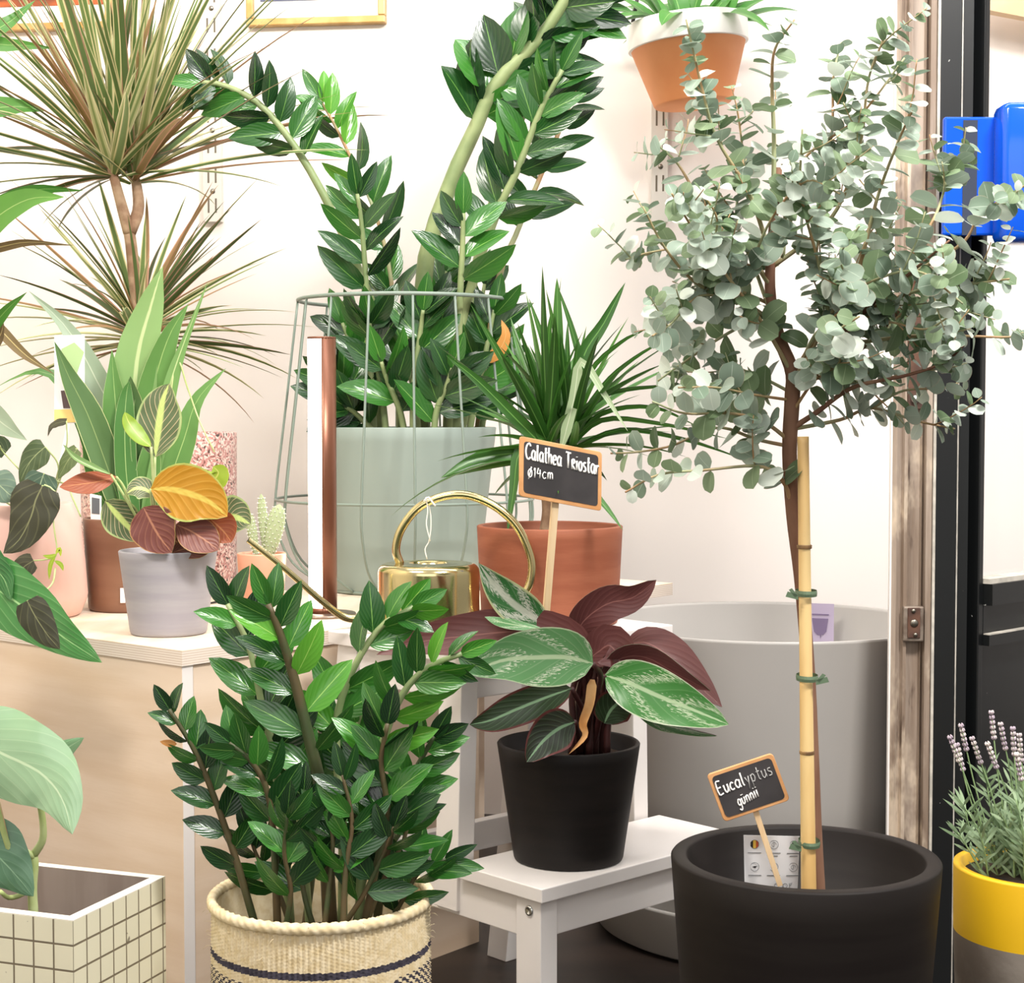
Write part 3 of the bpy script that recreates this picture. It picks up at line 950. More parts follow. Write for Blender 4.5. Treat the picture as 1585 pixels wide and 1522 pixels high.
zz_frond(zz, [(706, 700), (710, 520), (713, 440), (716, 380), (717, 330)], YZ - 0.09, YZ - 0.12, 0.0065, 0.0035, 0.082, 0.040, 6, dk, start=0.42, ang=(60, 40))
zz_frond(zz, [(695, 700), (715, 500), (765, 340), (800, 265), (835, 175), (870, 108)], YZ - 0.02, YZ - 0.1, 0.0085, 0.004, 0.084, 0.036, 14, dk, start=0.36, ang=(62, 40))
zz_frond(zz, [(735, 700), (768, 450), (800, 360), (840, 265), (875, 180), (890, 140)], YZ + 0.07, YZ + 0.1, 0.0055, 0.003, 0.072, 0.030, 12, ('zz_leaf_deep',), start=0.4, ang=(68, 50), stalkmat='twig')
zz_frond(zz, [(690, 700), (735, 420), (800, 200), (860, 60), (900, 10), (935, -40)], YZ + 0.04, YZ + 0.02, 0.009, 0.004, 0.088, 0.042, 16, dk, start=0.45, ang=(60, 45))
# dense low foliage inside the basket
for (px, d0) in (([(600, 700), (590, 600), (575, 520), (572, 500)], -0.09), ([(575, 700), (565, 600), (545, 540), (530, 500)], 0.0),
                 ([(640, 700), (640, 600), (650, 520), (655, 480)], -0.1), ([(690, 700), (690, 600), (680, 520), (670, 470)], 0.04),
                 ([(720, 700), (740, 600), (755, 530), (765, 480)], -0.04), ([(560, 700), (545, 640), (530, 600), (520, 580)], -0.05),
                 ([(740, 700), (750, 640), (765, 600), (775, 570)], 0.03), ([(620, 700), (615, 560), (610, 480), (600, 430)], 0.08),
                 ([(660, 700), (665, 560), (675, 470), (690, 420)], 0.09), ([(630, 700), (620, 640), (600, 590), (590, 560)], -0.10),
                 ([(670, 700), (675, 640), (690, 600), (700, 570)], -0.10), ([(600, 700), (570, 660), (550, 640), (535, 630)], -0.08),
                 ([(700, 700), (725, 640), (745, 600), (752, 560)], 0.0), ([(650, 700), (640, 600), (625, 560), (630, 520)], 0.0),
                 ([(700, 700), (720, 560), (740, 500), (750, 440)], 0.08)):
    zz_frond(zz, px, YZ + d0, YZ + d0 * 1.2, 0.006, 0.003, 0.078, 0.038, 5, dk + ('zz_leaf_deep',), start=0.2, ang=(60, 30), stalkmat='zz_stalk')
m = MB(); m.blade(PP([(742, 560), (768, 548), (783, 520), (776, 495)], YZ - 0.12), 0.022, w_zz, roll=20, mat='zz_leaf_yellow', nv=4)
obj('dry_leaf', m, zz, label='withered orange leaflet')

# wire basket
wb = thing('wire_basket', (c.x, c.y, TZ), 'tall sage green wire basket around the sage pot', 'basket')
wc = V((P(626, 465, YZ).x, YZ, 0))
Rt = 163 / F * YZ; Rm = 199 / F * YZ; Rb = 118 / F * YZ
zt = P(626, 466, YZ).z; zm = P(626, 772, YZ).z; zb = TZ + 0.0035
def ring(r, z, rad, name='ring'):
    m = MB().mat('sage_wire')
    m.tube([wc + V((r * math.cos(a * PI / 36), r * math.sin(a * PI / 36), z)) for a in range(73)], rad, 8)
    return obj(name, m, wb)
ring(Rt, zt, 0.0032); ring(Rm, zm, 0.0022); ring(Rb, zb, 0.003)
for k in range(16):
    a = 2 * PI * (k + 0.35) / 16
    e_ = V((math.cos(a), math.sin(a), 0))
    pts = [wc + e_ * Rt + V((0, 0, zt)), wc + e_ * (Rt + (Rm - Rt) * 0.5) + V((0, 0, zt + (zm - zt) * 0.5)), wc + e_ * Rm + V((0, 0, zm)),
           wc + e_ * (Rm * 0.985) + V((0, 0, zm - 0.05)), wc + e_ * (Rm * 0.86) + V((0, 0, zm - 0.105)), wc + e_ * Rb + V((0, 0, zb))]
    m = MB().mat('sage_wire'); m.tube(pts, 0.0021, 6, smooth_n=24)
    obj('upright_wire', m, wb)

# ---------- terrazzo pot with the stripy dracaena
c, rt, rb, h = fit(246, 669, 238, 921, 214, TZ)
dm, ds = potted('potted_dragon_tree', 'tall dragon tree with thin stripy cream and green leaves in a pink terrazzo pot', 'potted plant', c, rt, rt * 0.985, h, 'terrazzo', 0.008, 0.03,
                round_b=0.014, potlabel='pink speckled terrazzo pot')
YD = c.y
def rosette(parent, name, ctr, n, L0, L1, W, emin, emax, droop, mats, axis=V((0, 0, 1)), up_bias=1.0, nv=2, spread=0.012, azf=None):
    lf = MB()
    for i in range(n):
        az = random.uniform(0, 2 * PI) if azf is None else azf(i)
        k = (i + 0.5) / n
        el = emin + (emax - emin) * (k ** up_bias) + random.uniform(-6, 6)
        el = math.radians(el)
        d = V((math.cos(az) * math.cos(el), math.sin(az) * math.cos(el), math.sin(el)))
        if axis.z < 0.999: d = V((0, 0, 1)).rotation_difference(axis) @ d
        sdv = d.cross(V((0, 0, 1)));  sdv = sdv.normalized() if sdv.length > 1e-4 else V((1, 0, 0))
        n_ = Quaternion(d, random.uniform(-0.7, 0.7)) @ (sdv.cross(d))
        L = random.uniform(L0, L1)
        base = ctr + axis * (-spread + 2 * spread * k) + d * 0.004
        dr_ = droop * random.uniform(0.4, 1.6) * math.cos(el)
        lf.leaf(base, d, n_, L, W * random.uniform(0.75, 1.15), w_blade, bend=dr_, nu=9, nv=nv, fold=0.35, mat=random.choice(mats), side_bend=random.uniform(-0.15, 0.15))
    return obj(name, lf, parent)
ma = ('marginata_leaf', 'marginata_leaf', 'marginata_leaf_cream', 'marginata_leaf_dark', 'marginata_leaf_red')
hA = P(172, 258, YD - 0.02); hB = P(207, 268, YD + 0.02); hC = P(216, 520, YD)
tr = MB().mat('dracaena_bark')
tr.tube(PP([(247, 705), (232, 620), (222, 540), (210, 450), (203, 380), (198, 350)], YD), [0.012, 0.010, 0.009], 12, smooth_n=20)
tko = obj('trunk', tr, dm)
m = MB().mat('dracaena_bark'); m.tube([P(200, 360, YD), P(190, 325, YD - 0.01), hA], [0.010, 0.009, 0.007], 12, smooth_n=10); obj('branch', m, dm)
m = MB().mat('dracaena_bark'); m.tube([P(201, 360, YD), P(214, 325, YD + 0.01), P(212, 290, YD + 0.02), hB], [0.010, 0.009, 0.007], 12, smooth_n=10); obj('branch', m, dm)
rosette(dm, 'foliage', hA, 100, 0.22, 0.46, 0.0140, -4, 86, 0.5, ma, axis=V((-0.22, 0, 1)).normalized(), up_bias=0.55, spread=0.02)
rosette(dm, 'foliage', hB, 85, 0.22, 0.46, 0.0140, 6, 86, 0.42, ma, axis=V((0.10, 0, 1)).normalized(), up_bias=0.55, spread=0.02)
rosette(dm, 'foliage', hC, 95, 0.17, 0.32, 0.0125, -10, 70, 0.45, ma, up_bias=0.9, spread=0.02)

# ---------- brown pot with broad sword leaves
c, rt, rb, h = fit(201, 801, 142, 950, 128, TZ)
sn, ss = potted('potted_sword_plant', 'plant with broad upright sword leaves in a brown pot behind the grey pot', 'potted plant', c, rt, rb, h, 'brown_pot', 0.005, 0.02, potlabel='matt brown pot')
YS = c.y
m = MB().mat('label_white'); q = c + V((-0.012, 0, 0)); a_ = math.radians(262)
lb0 = P(190, 922, c.y - rb - 0.003)
m.box(lb0, (0.007, 0.0008, 0.021)); obj('sticker', m, sn, smooth=False, label='small white sticker low on the pot')
def sw(px, W, mat, roll=0, roll1=None, y0=0.0, y1=0.0, wave=0.11, wf=w_snake, fold=0.25, nu=14):
    m = MB(); m.blade(PP(px, YS + y0, YS + y1), W * 1.22, wf, roll, roll1, nu=nu, nv=4, fold=fold, wave=wave, mat=mat, wf_n=2)
    obj('leaf', m, sn)
sw([(212, 820), (205, 700), (212, 560), (235, 470), (252, 412)], 0.056, 'snake_leaf_pale', 5, y0=-0.0, y1=-0.02)
sw([(215, 820), (225, 680), (240, 590), (262, 520), (292, 470)], 0.040, 'snake_leaf', 25, y1=-0.03)
sw([(220, 820), (248, 680), (262, 600), (285, 530), (322, 435)], 0.020, 'snake_leaf_pale', 40, y0=-0.02, y1=-0.04)
sw([(205, 820), (185, 720), (180, 640), (176, 590), (173, 540)], 0.034, 'snake_leaf', 0, y0=-0.02, y1=-0.03)
sw([(200, 820), (165, 720), (135, 640), (105, 580), (84, 528)], 0.036, 'snake_leaf_dark', 20, y0=-0.02, y1=-0.06)
sw([(198, 820), (180, 660), (150, 590), (105, 510), (44, 450)], 0.032, 'snake_leaf_grey', 10, y0=0.02, y1=0.03)
sw([(222, 820), (255, 760), (285, 680), (305, 620), (350, 570)], 0.033, 'snake_leaf', 30, -20, y0=0.0, y1=-0.02)
sw([(196, 820), (150, 760), (140, 690), (125, 650), (112, 620), (80, 580), (40, 578), (-10, 602)], 0.024, 'snake_leaf', 40, y0=-0.01, y1=0.0)
sw([(208, 820), (196, 740), (193, 660), (196, 610), (200, 590)], 0.026, 'snake_leaf', 15, y0=-0.03, y1=-0.03)
sw([(214, 820), (214, 740), (208, 660), (204, 610), (202, 582)], 0.036, 'snake_leaf_dark', 0, y0=-0.01, y1=-0.03)
sw([(226, 820), (256, 770), (270, 730), (276, 690), (280, 650)], 0.040, 'snake_leaf', 0, y0=0.01, y1=0.0)
sw([(200, 820), (170, 760), (152, 720), (142, 690), (138, 670)], 0.036, 'snake_leaf_dark', -10, y0=0.0, y1=0.0)
sw([(212, 820), (225, 760), (232, 720), (236, 680), (236, 640)], 0.030, 'snake_leaf', 0, y0=-0.02, y1=-0.03)
m = MB().mat('pale_stem'); m.tube(PP([(255, 700), (272, 560), (290, 600), (308, 650), (332, 700)], YS - 0.03), [0.0015, 0.001], 6, smooth_n=16); obj('thin_stem', m, sn)

# ---------- pink pot with trailing heart-leaf plant
pc = V((-0.694, 2.355, TZ)); kx = pc.y / F
ph = P(30, 779, pc.y).z - TZ
mi = thing('potted_philodendron', pc, 'trailing plant with dark velvety heart leaves in a large pink pot', 'potted plant')
m = MB().mat('pink_pot')
R0 = 0.0945
m.lathe([(0, 0), (R0 * 0.85, 0), (R0 * 0.90, 0.003), (R0 * 0.985, 0.022), (R0, 0.03), (R0 * 0.965, ph * 0.5), (R0 * 0.90, ph * 0.86), (R0 * 0.80, ph * 0.985), (R0 * 0.78, ph), (R0 * 0.75, ph), (R0 * 0.75, ph - 0.02), (0, ph - 0.02)], pc, 72)
obj('pot', m, mi, label='smooth pale pink pot with chamfered foot')
obj('soil', soil_mb(pc, R0 * 0.748, TZ + ph - 0.018), mi)
YP = pc.y
def mic(px, W, mat='micans_leaf', roll=0, Y=0.0, wf=w_heart, fold=0.12, label=None, cup=-0.15, Y1=None):
    m = MB(); m.blade(PP(px, YP + Y, YP + (Y if Y1 is None else Y1)), W, wf, roll, nu=12, nv=6, fold=fold, cup=cup, wave=0.03, mat=mat)
    o = obj('leaf', m, mi)
    if label: o['label'] = label
mic([(66, 752), (55, 775), (48, 800), (30, 835), (5, 857)], 0.068, 'micans_leaf_dark', 0, -0.11, Y1=-0.125)
mic([(68, 733), (62, 752), (60, 772), (62, 800)], 0.046, 'micans_leaf_blue', 0, -0.10)
mic([(70, 692), (55, 705), (42, 722), (30, 748)], 0.042, 'micans_leaf', 15, -0.09)
mic([(-12, 742), (0, 752), (14, 765), (26, 772)], 0.046, 'micans_leaf_blue', 0, -0.10)
mic([(120, 695), (106, 712), (98, 726), (90, 742)], 0.032, 'micans_leaf', 30, -0.09)
mic([(103, 652), (88, 655), (78, 662), (74, 676)], 0.022, 'micans_leaf_dark', 50, -0.08)
mic([(52, 868), (35, 880), (22, 905), (14, 925)], 0.034, 'micans_leaf_dark', 15, -0.13)
mic([(42, 930), (55, 955), (75, 985), (93, 1005)], 0.040, 'micans_leaf_dark', 0, -0.385, Y1=-0.395)
m = MB().mat('pale_stem'); m.tube([P(86, 880, YP - 0.13), P(80, 905, YP - 0.22), P(55, 925, YP - 0.33), P(42, 931, YP - 0.385)], [0.0013, 0.001], 6, smooth_n=16); obj('vine', m, mi)
mic([(10, 700), (-5, 690), (-20, 700), (-30, 720)], 0.03, 'micans_leaf', 0, -0.06)
mic([(86, 745), (80, 775), (76, 790)], 0.03, 'micans_leaf_dark', 60, -0.05)
for px, y0 in (([(40, 790), (52, 762), (66, 752)], -0.08), ([(60, 795), (75, 760), (68, 733)], -0.07), ([(20, 790), (50, 770), (40, 740), (5, 700), (0, 690)], -0.06),
               ([(60, 795), (85, 760), (90, 720), (70, 692)], -0.06), ([(70, 795), (92, 745), (108, 700), (120, 695)], -0.06), ([(75, 795), (90, 730), (103, 690), (103, 652)], -0.06),
               ([(80, 790), (85, 762), (66, 752), (80, 790), (84, 820), (88, 858), (72, 866), (52, 868)], -0.10), ([(30, 790), (0, 770), (-12, 742)], -0.07),
               ([(88, 745), (105, 752), (112, 770), (125, 800)], -0.08)):
    m = MB().mat('pale_stem'); m.tube(PP(px, YP + y0, YP + y0 - 0.03), [0.0014, 0.001], 6, smooth_n=20); obj('vine', m, mi)
m = MB(); 
for q in ([(88, 858), (78, 862), (66, 860)], [(86, 860), (78, 875), (76, 898)], [(84, 868), (94, 874), (98, 884)], [(86, 858), (92, 850), (94, 862)]):
    m.blade(PP(q, YP - 0.132), 0.006, w_ell, 0, nu=6, nv=2, mat='maranta_lime')
obj('shoot', m, mi, label='pale new shoot')

# ---------- grey pot with prayer plant
c, rt, rb, h = fit(260, 851, 151, 988, 118, TZ)
mr, ms = potted('potted_prayer_plant', 'prayer plant with golden and red brown veined leaves in a light grey pot', 'potted plant', c, rt, rb, h, 'grey_pot', 0.005, 0.012, potlabel='matt light grey tapered pot')
YM = c.y
def mar(px, W, front, back='maranta_under', roll=0, y0=-0.02, y1=-0.04, roll1=None, wave=0.03, cup=0.1, wf=w_ell, stem=None, label=None):
    m = MB(); m.blade(PP(px, YM + y0, YM + y1), W, wf, roll, roll1, nu=14, nv=8, cup=cup, wave=wave, mat=front, back=back)
    o = obj('leaf', m, mr)
    if label: o['label'] = label
    if stem:
        m = MB().mat('pale_stem'); m.tube([P(stem[0][0], stem[0][1], YM - 0.005)] + PP(stem[1:], YM + y0 * 0.7, YM + y0), [0.0022, 0.0016], 8, smooth_n=12); obj('leaf_stem', m, o)
mar([(240, 708), (243, 680), (247, 650), (252, 620), (262, 594)], 0.058, 'maranta_top', stem=[(245, 848), (239, 780), (240, 708)], y0=-0.045, y1=-0.04, label='upright green leaf with pale toothed midrib')
mar([(234, 692), (215, 675), (200, 655), (193, 638)], 0.022, 'maranta_lime', roll=30, y0=-0.05, y1=-0.05, stem=[(242, 848), (238, 760), (234, 692)])
mar([(233, 757), (262, 757), (295, 765), (325, 778), (352, 800)], 0.073, 'maranta_gold', roll=0, y0=-0.06, y1=-0.075, wave=0.05, stem=[(250, 848), (238, 800), (233, 757)], label='large golden backlit leaf')
mar([(222, 785), (232, 805), (246, 830), (266, 856)], 0.062, 'maranta_under', 'maranta_top', y0=-0.062, y1=-0.07, roll=10, label='dark red brown leaf hanging over the rim')
mar([(272, 812), (295, 822), (320, 838), (338, 852)], 0.046, 'maranta_under', 'maranta_top', y0=-0.055, y1=-0.075, roll=-10, label='dull purple brown leaf')
mar([(322, 800), (335, 812), (348, 825), (358, 840)], 0.045, 'maranta_rust', 'maranta_top', y0=-0.05, y1=-0.06)
mar([(332, 798), (350, 800), (368, 802), (388, 812)], 0.056, 'maranta_top', y0=-0.03, y1=-0.035, roll=0)
mar([(163, 775), (180, 795), (198, 815), (220, 838)], 0.048, 'maranta_top', y0=-0.03, y1=-0.02, roll=0, stem=[(235, 845), (225, 842), (218, 836)])
mar([(180, 738), (150, 746), (122, 750), (92, 754)], 0.030, 'maranta_rust', 'maranta_top', y0=-0.03, y1=-0.05, roll=12, stem=[(232, 848), (205, 790), (192, 755), (180, 738)], label='rust red leaf at the left')
mar([(238, 768), (225, 758), (210, 756), (196, 764)], 0.032, 'maranta_top', y0=-0.04, y1=-0.04, roll=20)
mar([(318, 758), (330, 745), (338, 732), (330, 722)], 0.032, 'maranta_lime', y0=-0.02, y1=-0.02, roll=0)
mar([(172, 735), (140, 722), (115, 708), (98, 688)], 0.009, 'snake_leaf_pale', y0=-0.04, y1=-0.06, roll=30, stem=[(236, 848), (205, 790), (172, 735)], cup=0.6)
mar([(290, 846), (262, 835), (240, 838), (222, 848)], 0.036, 'maranta_under', 'maranta_top', y0=-0.03, y1=-0.05)
mar([(262, 858), (285, 850), (310, 850), (330, 846)], 0.026, 'maranta_under', 'maranta_top', y0=-0.045, y1=-0.05)

# ---------- cactus
c, rt, rb, h = fit(405, 856, 76, 961, 46, TZ)
ca = thing('potted_cactus', c, 'small white spined bunny ear cactus in a peach footed pot', 'potted plant')
m = MB().mat('peach_pot')
hb = P(405, 926, c.y).z - TZ
m.lathe([(0, 0), (0.0205, 0), (0.021, 0.002), (0.0135, hb * 0.55), (0.017, hb * 0.9), (rt * 0.82, hb), (rt * 0.9, hb + 0.004), (rt, h - 0.002), (rt - 0.001, h), (rt - 0.004, h), (rt - 0.0045, h - 0.002), (rt * 0.84, h - 0.012), (0, h - 0.012)], c, 56)
obj('pot', m, ca, label='small peach coloured pot on a waisted foot')
obj('soil', soil_mb(c, rt * 0.83, TZ + h - 0.0115, 0.002), ca)
def pad(pb, ptip, wpx, y0, name='pad'):
    b = P(pb[0], pb[1], c.y + y0); tp = P(ptip[0], ptip[1], c.y + y0)
    ax = tp - b; L = ax.length; rad = wpx / 2 / F * c.y
    R = ax.to_track_quat('Z', 'Y').to_matrix()
    m = MB().mat('cactus_green'); vs = []; N1, N2 = 14, 20
    prof = []
    for i in range(N1 + 1):
        u = i / N1; prof.append((rad * (max(0, 1 - (2 * u - 1) ** 2) ** 0.5) * (0.6 + 0.55 * u), L * u))
    sp_ = MB().mat('spine_white')
    right = (V((0, -1, 0)) - ax.normalized() * ax.normalized().dot(V((0, -1, 0)))).normalized()
    sx_ = ax.normalized().cross(right)
    for i, (r, z) in enumerate(prof):
        for j in range(N2):
            a = 2 * PI * j / N2
            e = sx_ * (r * math.cos(a)) + right * (r * 0.45 * math.sin(a))
            p = b + ax.normalized() * z + e
            vs.append(p)
            if 0 < i < N1 and (i + j) % 2 == 0:
                n_ = e.normalized()
                for q in range(3):
                    dd_ = (n_ + V((random.uniform(-.7, .7), random.uniform(-.7, .7), random.uniform(-.5, .8)))).normalized()
                    sp_.tube([p, p + dd_ * 0.0017], 0.0004, 4)
    m.add(vs, [(i * N2 + j, i * N2 + (j + 1) % N2, (i + 1) * N2 + (j + 1) % N2, (i + 1) * N2 + j) for i in range(N1) for j in range(N2)])
    po = obj(name, m, ca); obj('spines', sp_, po, label='fine white spines')
pad((412, 868), (404, 764), 16, 0.0)
pad((414, 872), (433, 780), 30, -0.003)
pad((398, 868), (385, 792), 17, -0.004)
pad((418, 866), (420, 820), 22, 0.006)

# ---------- small dragon tree in terracotta pot
c = V((0.05, 2.2, ST)); kk = c.y / F
rt = 113 * kk; rb = 106 * kk; h = P(851, 813, c.y).z - ST
c.x = (851 - IMG_W / 2) * kk
dr2, dz = potted('potted_dracaena', 'small bushy dragon tree with narrow green leaves in a round terracotta pot', 'potted plant', c, rt, rb, h, 'terracotta', 0.008, 0.02, potlabel='straight sided terracotta pot')
YT = c.y
m = MB().mat('dracaena_bark'); m.tube([P(845, 828, YT), P(850, 790, YT), P(846, 740, YT), P(850, 690, YT)], [0.010, 0.0095, 0.011], 12, smooth_n=12); obj('trunk', m, dr2)
m = MB().mat('dracaena_bark'); m.tube([P(849, 770, YT), P(868, 740, YT), P(882, 700, YT)], [0.007, 0.006], 10, smooth_n=8); obj('branch', m, dr2)
dl = ('dracaena_leaf',)
rosette(dr2, 'foliage', P(848, 690, YT), 42, 0.12, 0.23, 0.0160, -15, 86, 0.45, dl, up_bias=0.75, spread=0.018, nv=2)
rosette(dr2, 'foliage', P(884, 690, YT), 20, 0.12, 0.20, 0.0150, 5, 84, 0.4, dl, up_bias=0.8, spread=0.012, nv=2)
def dleaf(px, W=0.016, mat='dracaena_leaf', y1=0.0, roll=20, y0=0.0):
    m = MB(); m.blade(PP(px, YT + y0, YT + y1), W, w_blade, roll, nu=12, nv=2, fold=0.35, mat=mat); obj('leaf', m, dr2)
dleaf([(850, 690), (810, 700), (740, 710), (682, 740)], 0.024, y1=-0.06, roll=10)
dleaf([(845, 690), (805, 700), (795, 760), (785, 830)], 0.017, y1=-0.05, y0=-0.02)
dleaf([(850, 690), (862, 560), (863, 480), (862, 430)], 0.017, roll=0)
dleaf([(870, 690), (900, 560), (935, 500), (968, 437)], 0.021, roll=0)
dleaf([(868, 690), (900, 590), (888, 520), (862, 440)], 0.013, roll=10)
dleaf([(850, 690), (860, 600), (845, 540), (818, 460)], 0.015, roll=0)
dleaf([(845, 690), (820, 620), (780, 560), (728, 470)], 0.016, roll=0, y1=-0.03)
dleaf([(845, 695), (800, 650), (740, 590), (690, 550)], 0.018, roll=0, y1=-0.03)
dleaf([(870, 690), (888, 620), (900, 560), (935, 610), (972, 668)], 0.014, 'dracaena_pale', roll=0, y0=-0.03, y1=-0.06)
for q in ([(872, 695), (930, 640), (1010, 630), (1080, 660)], [(872, 700), (930, 650), (1020, 655), (1130, 680)], [(870, 690), (920, 620), (990, 600), (1100, 598)],
          [(876, 700), (960, 665), (1060, 680), (1155, 712)], [(870, 690), (930, 600), (980, 555), (1040, 520)], [(872, 690), (910, 580), (960, 530), (1000, 510)]):
    dleaf(q, 0.009, y1=random.uniform(-0.08, 0.05), roll=40)

# ---------- calathea in black pot on the step
c, rt, rb, h = fit(880, 1148, 223, 1351, 172, SZ)
cal, cz = potted('potted_calathea', 'calathea with green and maroon variegated leaves in a black pot on the white step', 'potted plant', c, rt, rb, h, 'black_pot', 0.006, 0.02, potlabel='matt black tapered pot')
YC = c.y
def cl(px, W, front, back, roll=0, y0=-0.02, y1=-0.06, roll1=None, wave=0.04, cup=0.12, fold=0.1, wf=w_ell, label=None, stem=None, nu=18):
    m = MB(); m.blade(PP(px, YC + y0, YC + y1), W, wf, roll, roll1, nu=nu, nv=8, cup=cup, fold=fold, wave=wave, mat=front, back=back, wf_n=2)
    o = obj('leaf', m, cal)
    if label: o['label'] = label
    if stem:
        m = MB().mat('maroon_stem'); m.tube([P(stem[0][0], stem[0][1], YC)] + PP(stem[1:], YC + y0 * 0.5, YC + y0), [0.004, 0.003], 8, smooth_n=12); obj('leaf_stem', m, o)
def w_cal(u): return (max(0.0, math.sin(PI * u ** 0.8)) ** 0.7) if 0 < u < 1 else 0.0
def w_slim(u): return (max(0.0, math.sin(PI * u ** 0.9)) ** 0.9) if 0 < u < 1 else 0.0
cl([(918, 1028), (880, 1018), (830, 1018), (780, 1022), (722, 1042)], 0.066, 'calathea_pale', 'calathea_under', 0, -0.10, -0.13, wf=w_cal, label='broad pale green leaf with cream streaks', stem=[(905, 1165), (915, 1100), (930, 1050), (918, 1028)])
cl([(855, 975), (825, 955), (795, 935), (765, 905), (741, 872)], 0.043, 'calathea_varieg', 'calathea_under', 0, -0.03, -0.07, wf=w_slim, label='white and green striped leaf in front of the terracotta pot', stem=[(900, 1165), (905, 1060), (880, 1000), (855, 975)])
cl([(930, 1030), (880, 985), (800, 978), (720, 985), (650, 994), (582, 1014)], 0.054, 'calathea_under', 'calathea_top', 12, -0.03, -0.06, wf=w_slim, cup=0.2, wave=0.05, label='long dark maroon leaf reaching left across the watering can', stem=[(898, 1165), (925, 1080), (930, 1030)])
cl([(888, 990), (905, 960), (940, 935), (980, 925), (1016, 898)], 0.044, 'calathea_under', 'calathea_top', 10, -0.02, -0.04, wf=w_cal, label='upright maroon leaf pointing right', stem=[(912, 1165), (912, 1060), (888, 990)])
cl([(965, 1000), (1000, 995), (1040, 1020), (1080, 1060), (1118, 1095)], 0.050, 'calathea_under', 'calathea_top', -25, -0.0, -0.05, wf=w_slim, label='maroon leaf folded over at the right', stem=[(918, 1165), (935, 1080), (965, 1000)])
cl([(936, 1045), (975, 1058), (1020, 1078), (1070, 1098), (1128, 1122)], 0.062, 'calathea_top', 'calathea_under', 0, -0.05, -0.10, wf=w_cal, label='green leaf with cream edge hanging to the right', stem=[(915, 1165), (930, 1100), (936, 1045)])
cl([(928, 1048), (960, 1020), (1000, 1018), (1050, 1045), (1100, 1070)], 0.036, 'calathea_under', 'calathea_top', 30, -0.03, -0.06, wf=w_slim, stem=[(914, 1165), (926, 1100), (928, 1048)])
cl([(885, 1066), (845, 1080), (800, 1098), (760, 1115), (727, 1122)], 0.040, 'calathea_deep', 'calathea_under', 0, -0.06, -0.09, wf=w_cal, label='dark green leaf with maroon rim at the left', stem=[(900, 1165), (905, 1110), (885, 1066)])
cl([(890, 1118), (865, 1128), (840, 1148), (815, 1180)], 0.048, 'calathea_deep', 'calathea_under', 0, -0.085, -0.105, wf=w_cal, stem=[(895, 1165), (895, 1140), (890, 1118)])
cl([(935, 1120), (945, 1100), (960, 1085), (975, 1070)], 0.045, 'calathea_deep', 'calathea_under', 10, -0.04, -0.05, wf=w_cal)
cl([(965, 1080), (1010, 1115), (1060, 1130), (1110, 1140)], 0.022, 'calathea_pale', 'calathea_under', 60, -0.03, -0.05, wf=w_slim)
cl([(900, 1030), (925, 1010), (945, 1000), (960, 1030), (940, 1060)], 0.05, 'calathea_under', 'calathea_top', 0, -0.03, -0.04, wf=w_slim)
m = MB().mat('maroon_stem')
for k in range(7):
    x0 = 885 + k * 9
    m.tube(PP([(x0, 1168), (x0 + 2, 1120), (x0 + (900 - x0) * -0.15 + 5, 1060), (925, 1020)], YC + (k % 3 - 1) * 0.015, YC - 0.02), [0.0045, 0.003], 8, smooth_n=10)
obj('stems', m, cal, label='dark maroon stems', kind='stuff')
m = MB(); m.blade(PP([(917, 1052), (912, 1090), (902, 1120), (905, 1140), (880, 1168)], YC - 0.085, YC - 0.10), 0.011, w_blade, 0, nu=16, nv=4, wave=0.3, cup=0.5, mat='dry_leaf')
obj('dry_leaf', m, cal, label='curled orange brown dry leaf')
m = MB(); m.blade(PP([(845, 975), (800, 968), (770, 962), (750, 955)], YC - 0.06), 0.016, w_slim, 40, nu=10, nv=4, mat='calathea_pale'); obj('leaf', m, cal)

# ---------- ZZ plant in woven basket
bc = V((0, 1.65, 0)); bc.x = (494 - IMG_W / 2) / F * 1.65
Rk = 172 / F * 1.65
bz = P(494, 1388, 1.65).z
bk = thing('woven_basket', bc, 'round natural woven basket with dark stripes holding the lower zz plant', 'basket')
m = MB()
NC, NR_ = 130, 84
SEG, ROW = NC * 4, NR_ * 2
vs = []
def bprof(z):
    u = z / bz
    return Rk * (0.90 + 0.085 * math.sin(PI * min(1, u * 0.55 + 0.1)))
def stripe(i, j):
    z = bz * i / ROW; d = bz - z
    c_ = j // 4; r_ = i // 2
    if 0.042 < d < 0.0495: return True
    if 0.058 < d < 0.092:
        k = (d - 0.058) / 0.034
        ph = (c_ % 22) / 22
        return ((r_ + c_) % 2 == 0) and abs(ph - 0.5) < 0.46 - 0.3 * abs(k - 0.5)
    return 0.13 < d < 0.138
fn, fd = [], []
for i in range(ROW + 1):
    z = bz * i / ROW
    for j in range(SEG):
        a = 2 * PI * j / SEG
        r = bprof(z) + 0.0010 * math.cos(2 * PI * j / 4) + 0.0008 * (1 if (i + j // 4) % 2 == 0 else -1) + random.uniform(-0.0002, 0.0002)
        vs.append(bc + V((r * math.cos(a), r * math.sin(a), z)))
for i in range(ROW):
    for j in range(SEG):
        f = (i * SEG + j, i * SEG + (j + 1) % SEG, (i + 1) * SEG + (j + 1) % SEG, (i + 1) * SEG + j)
        (fd if stripe(i, j) else fn).append(f)
m.mat('sisal'); m.add(vs, fn)
m.mat('sisal_dark')
for f in fd: m.f.append(f); m.m.append(m.cur); m.uv.append([(0, 0)] * 4)
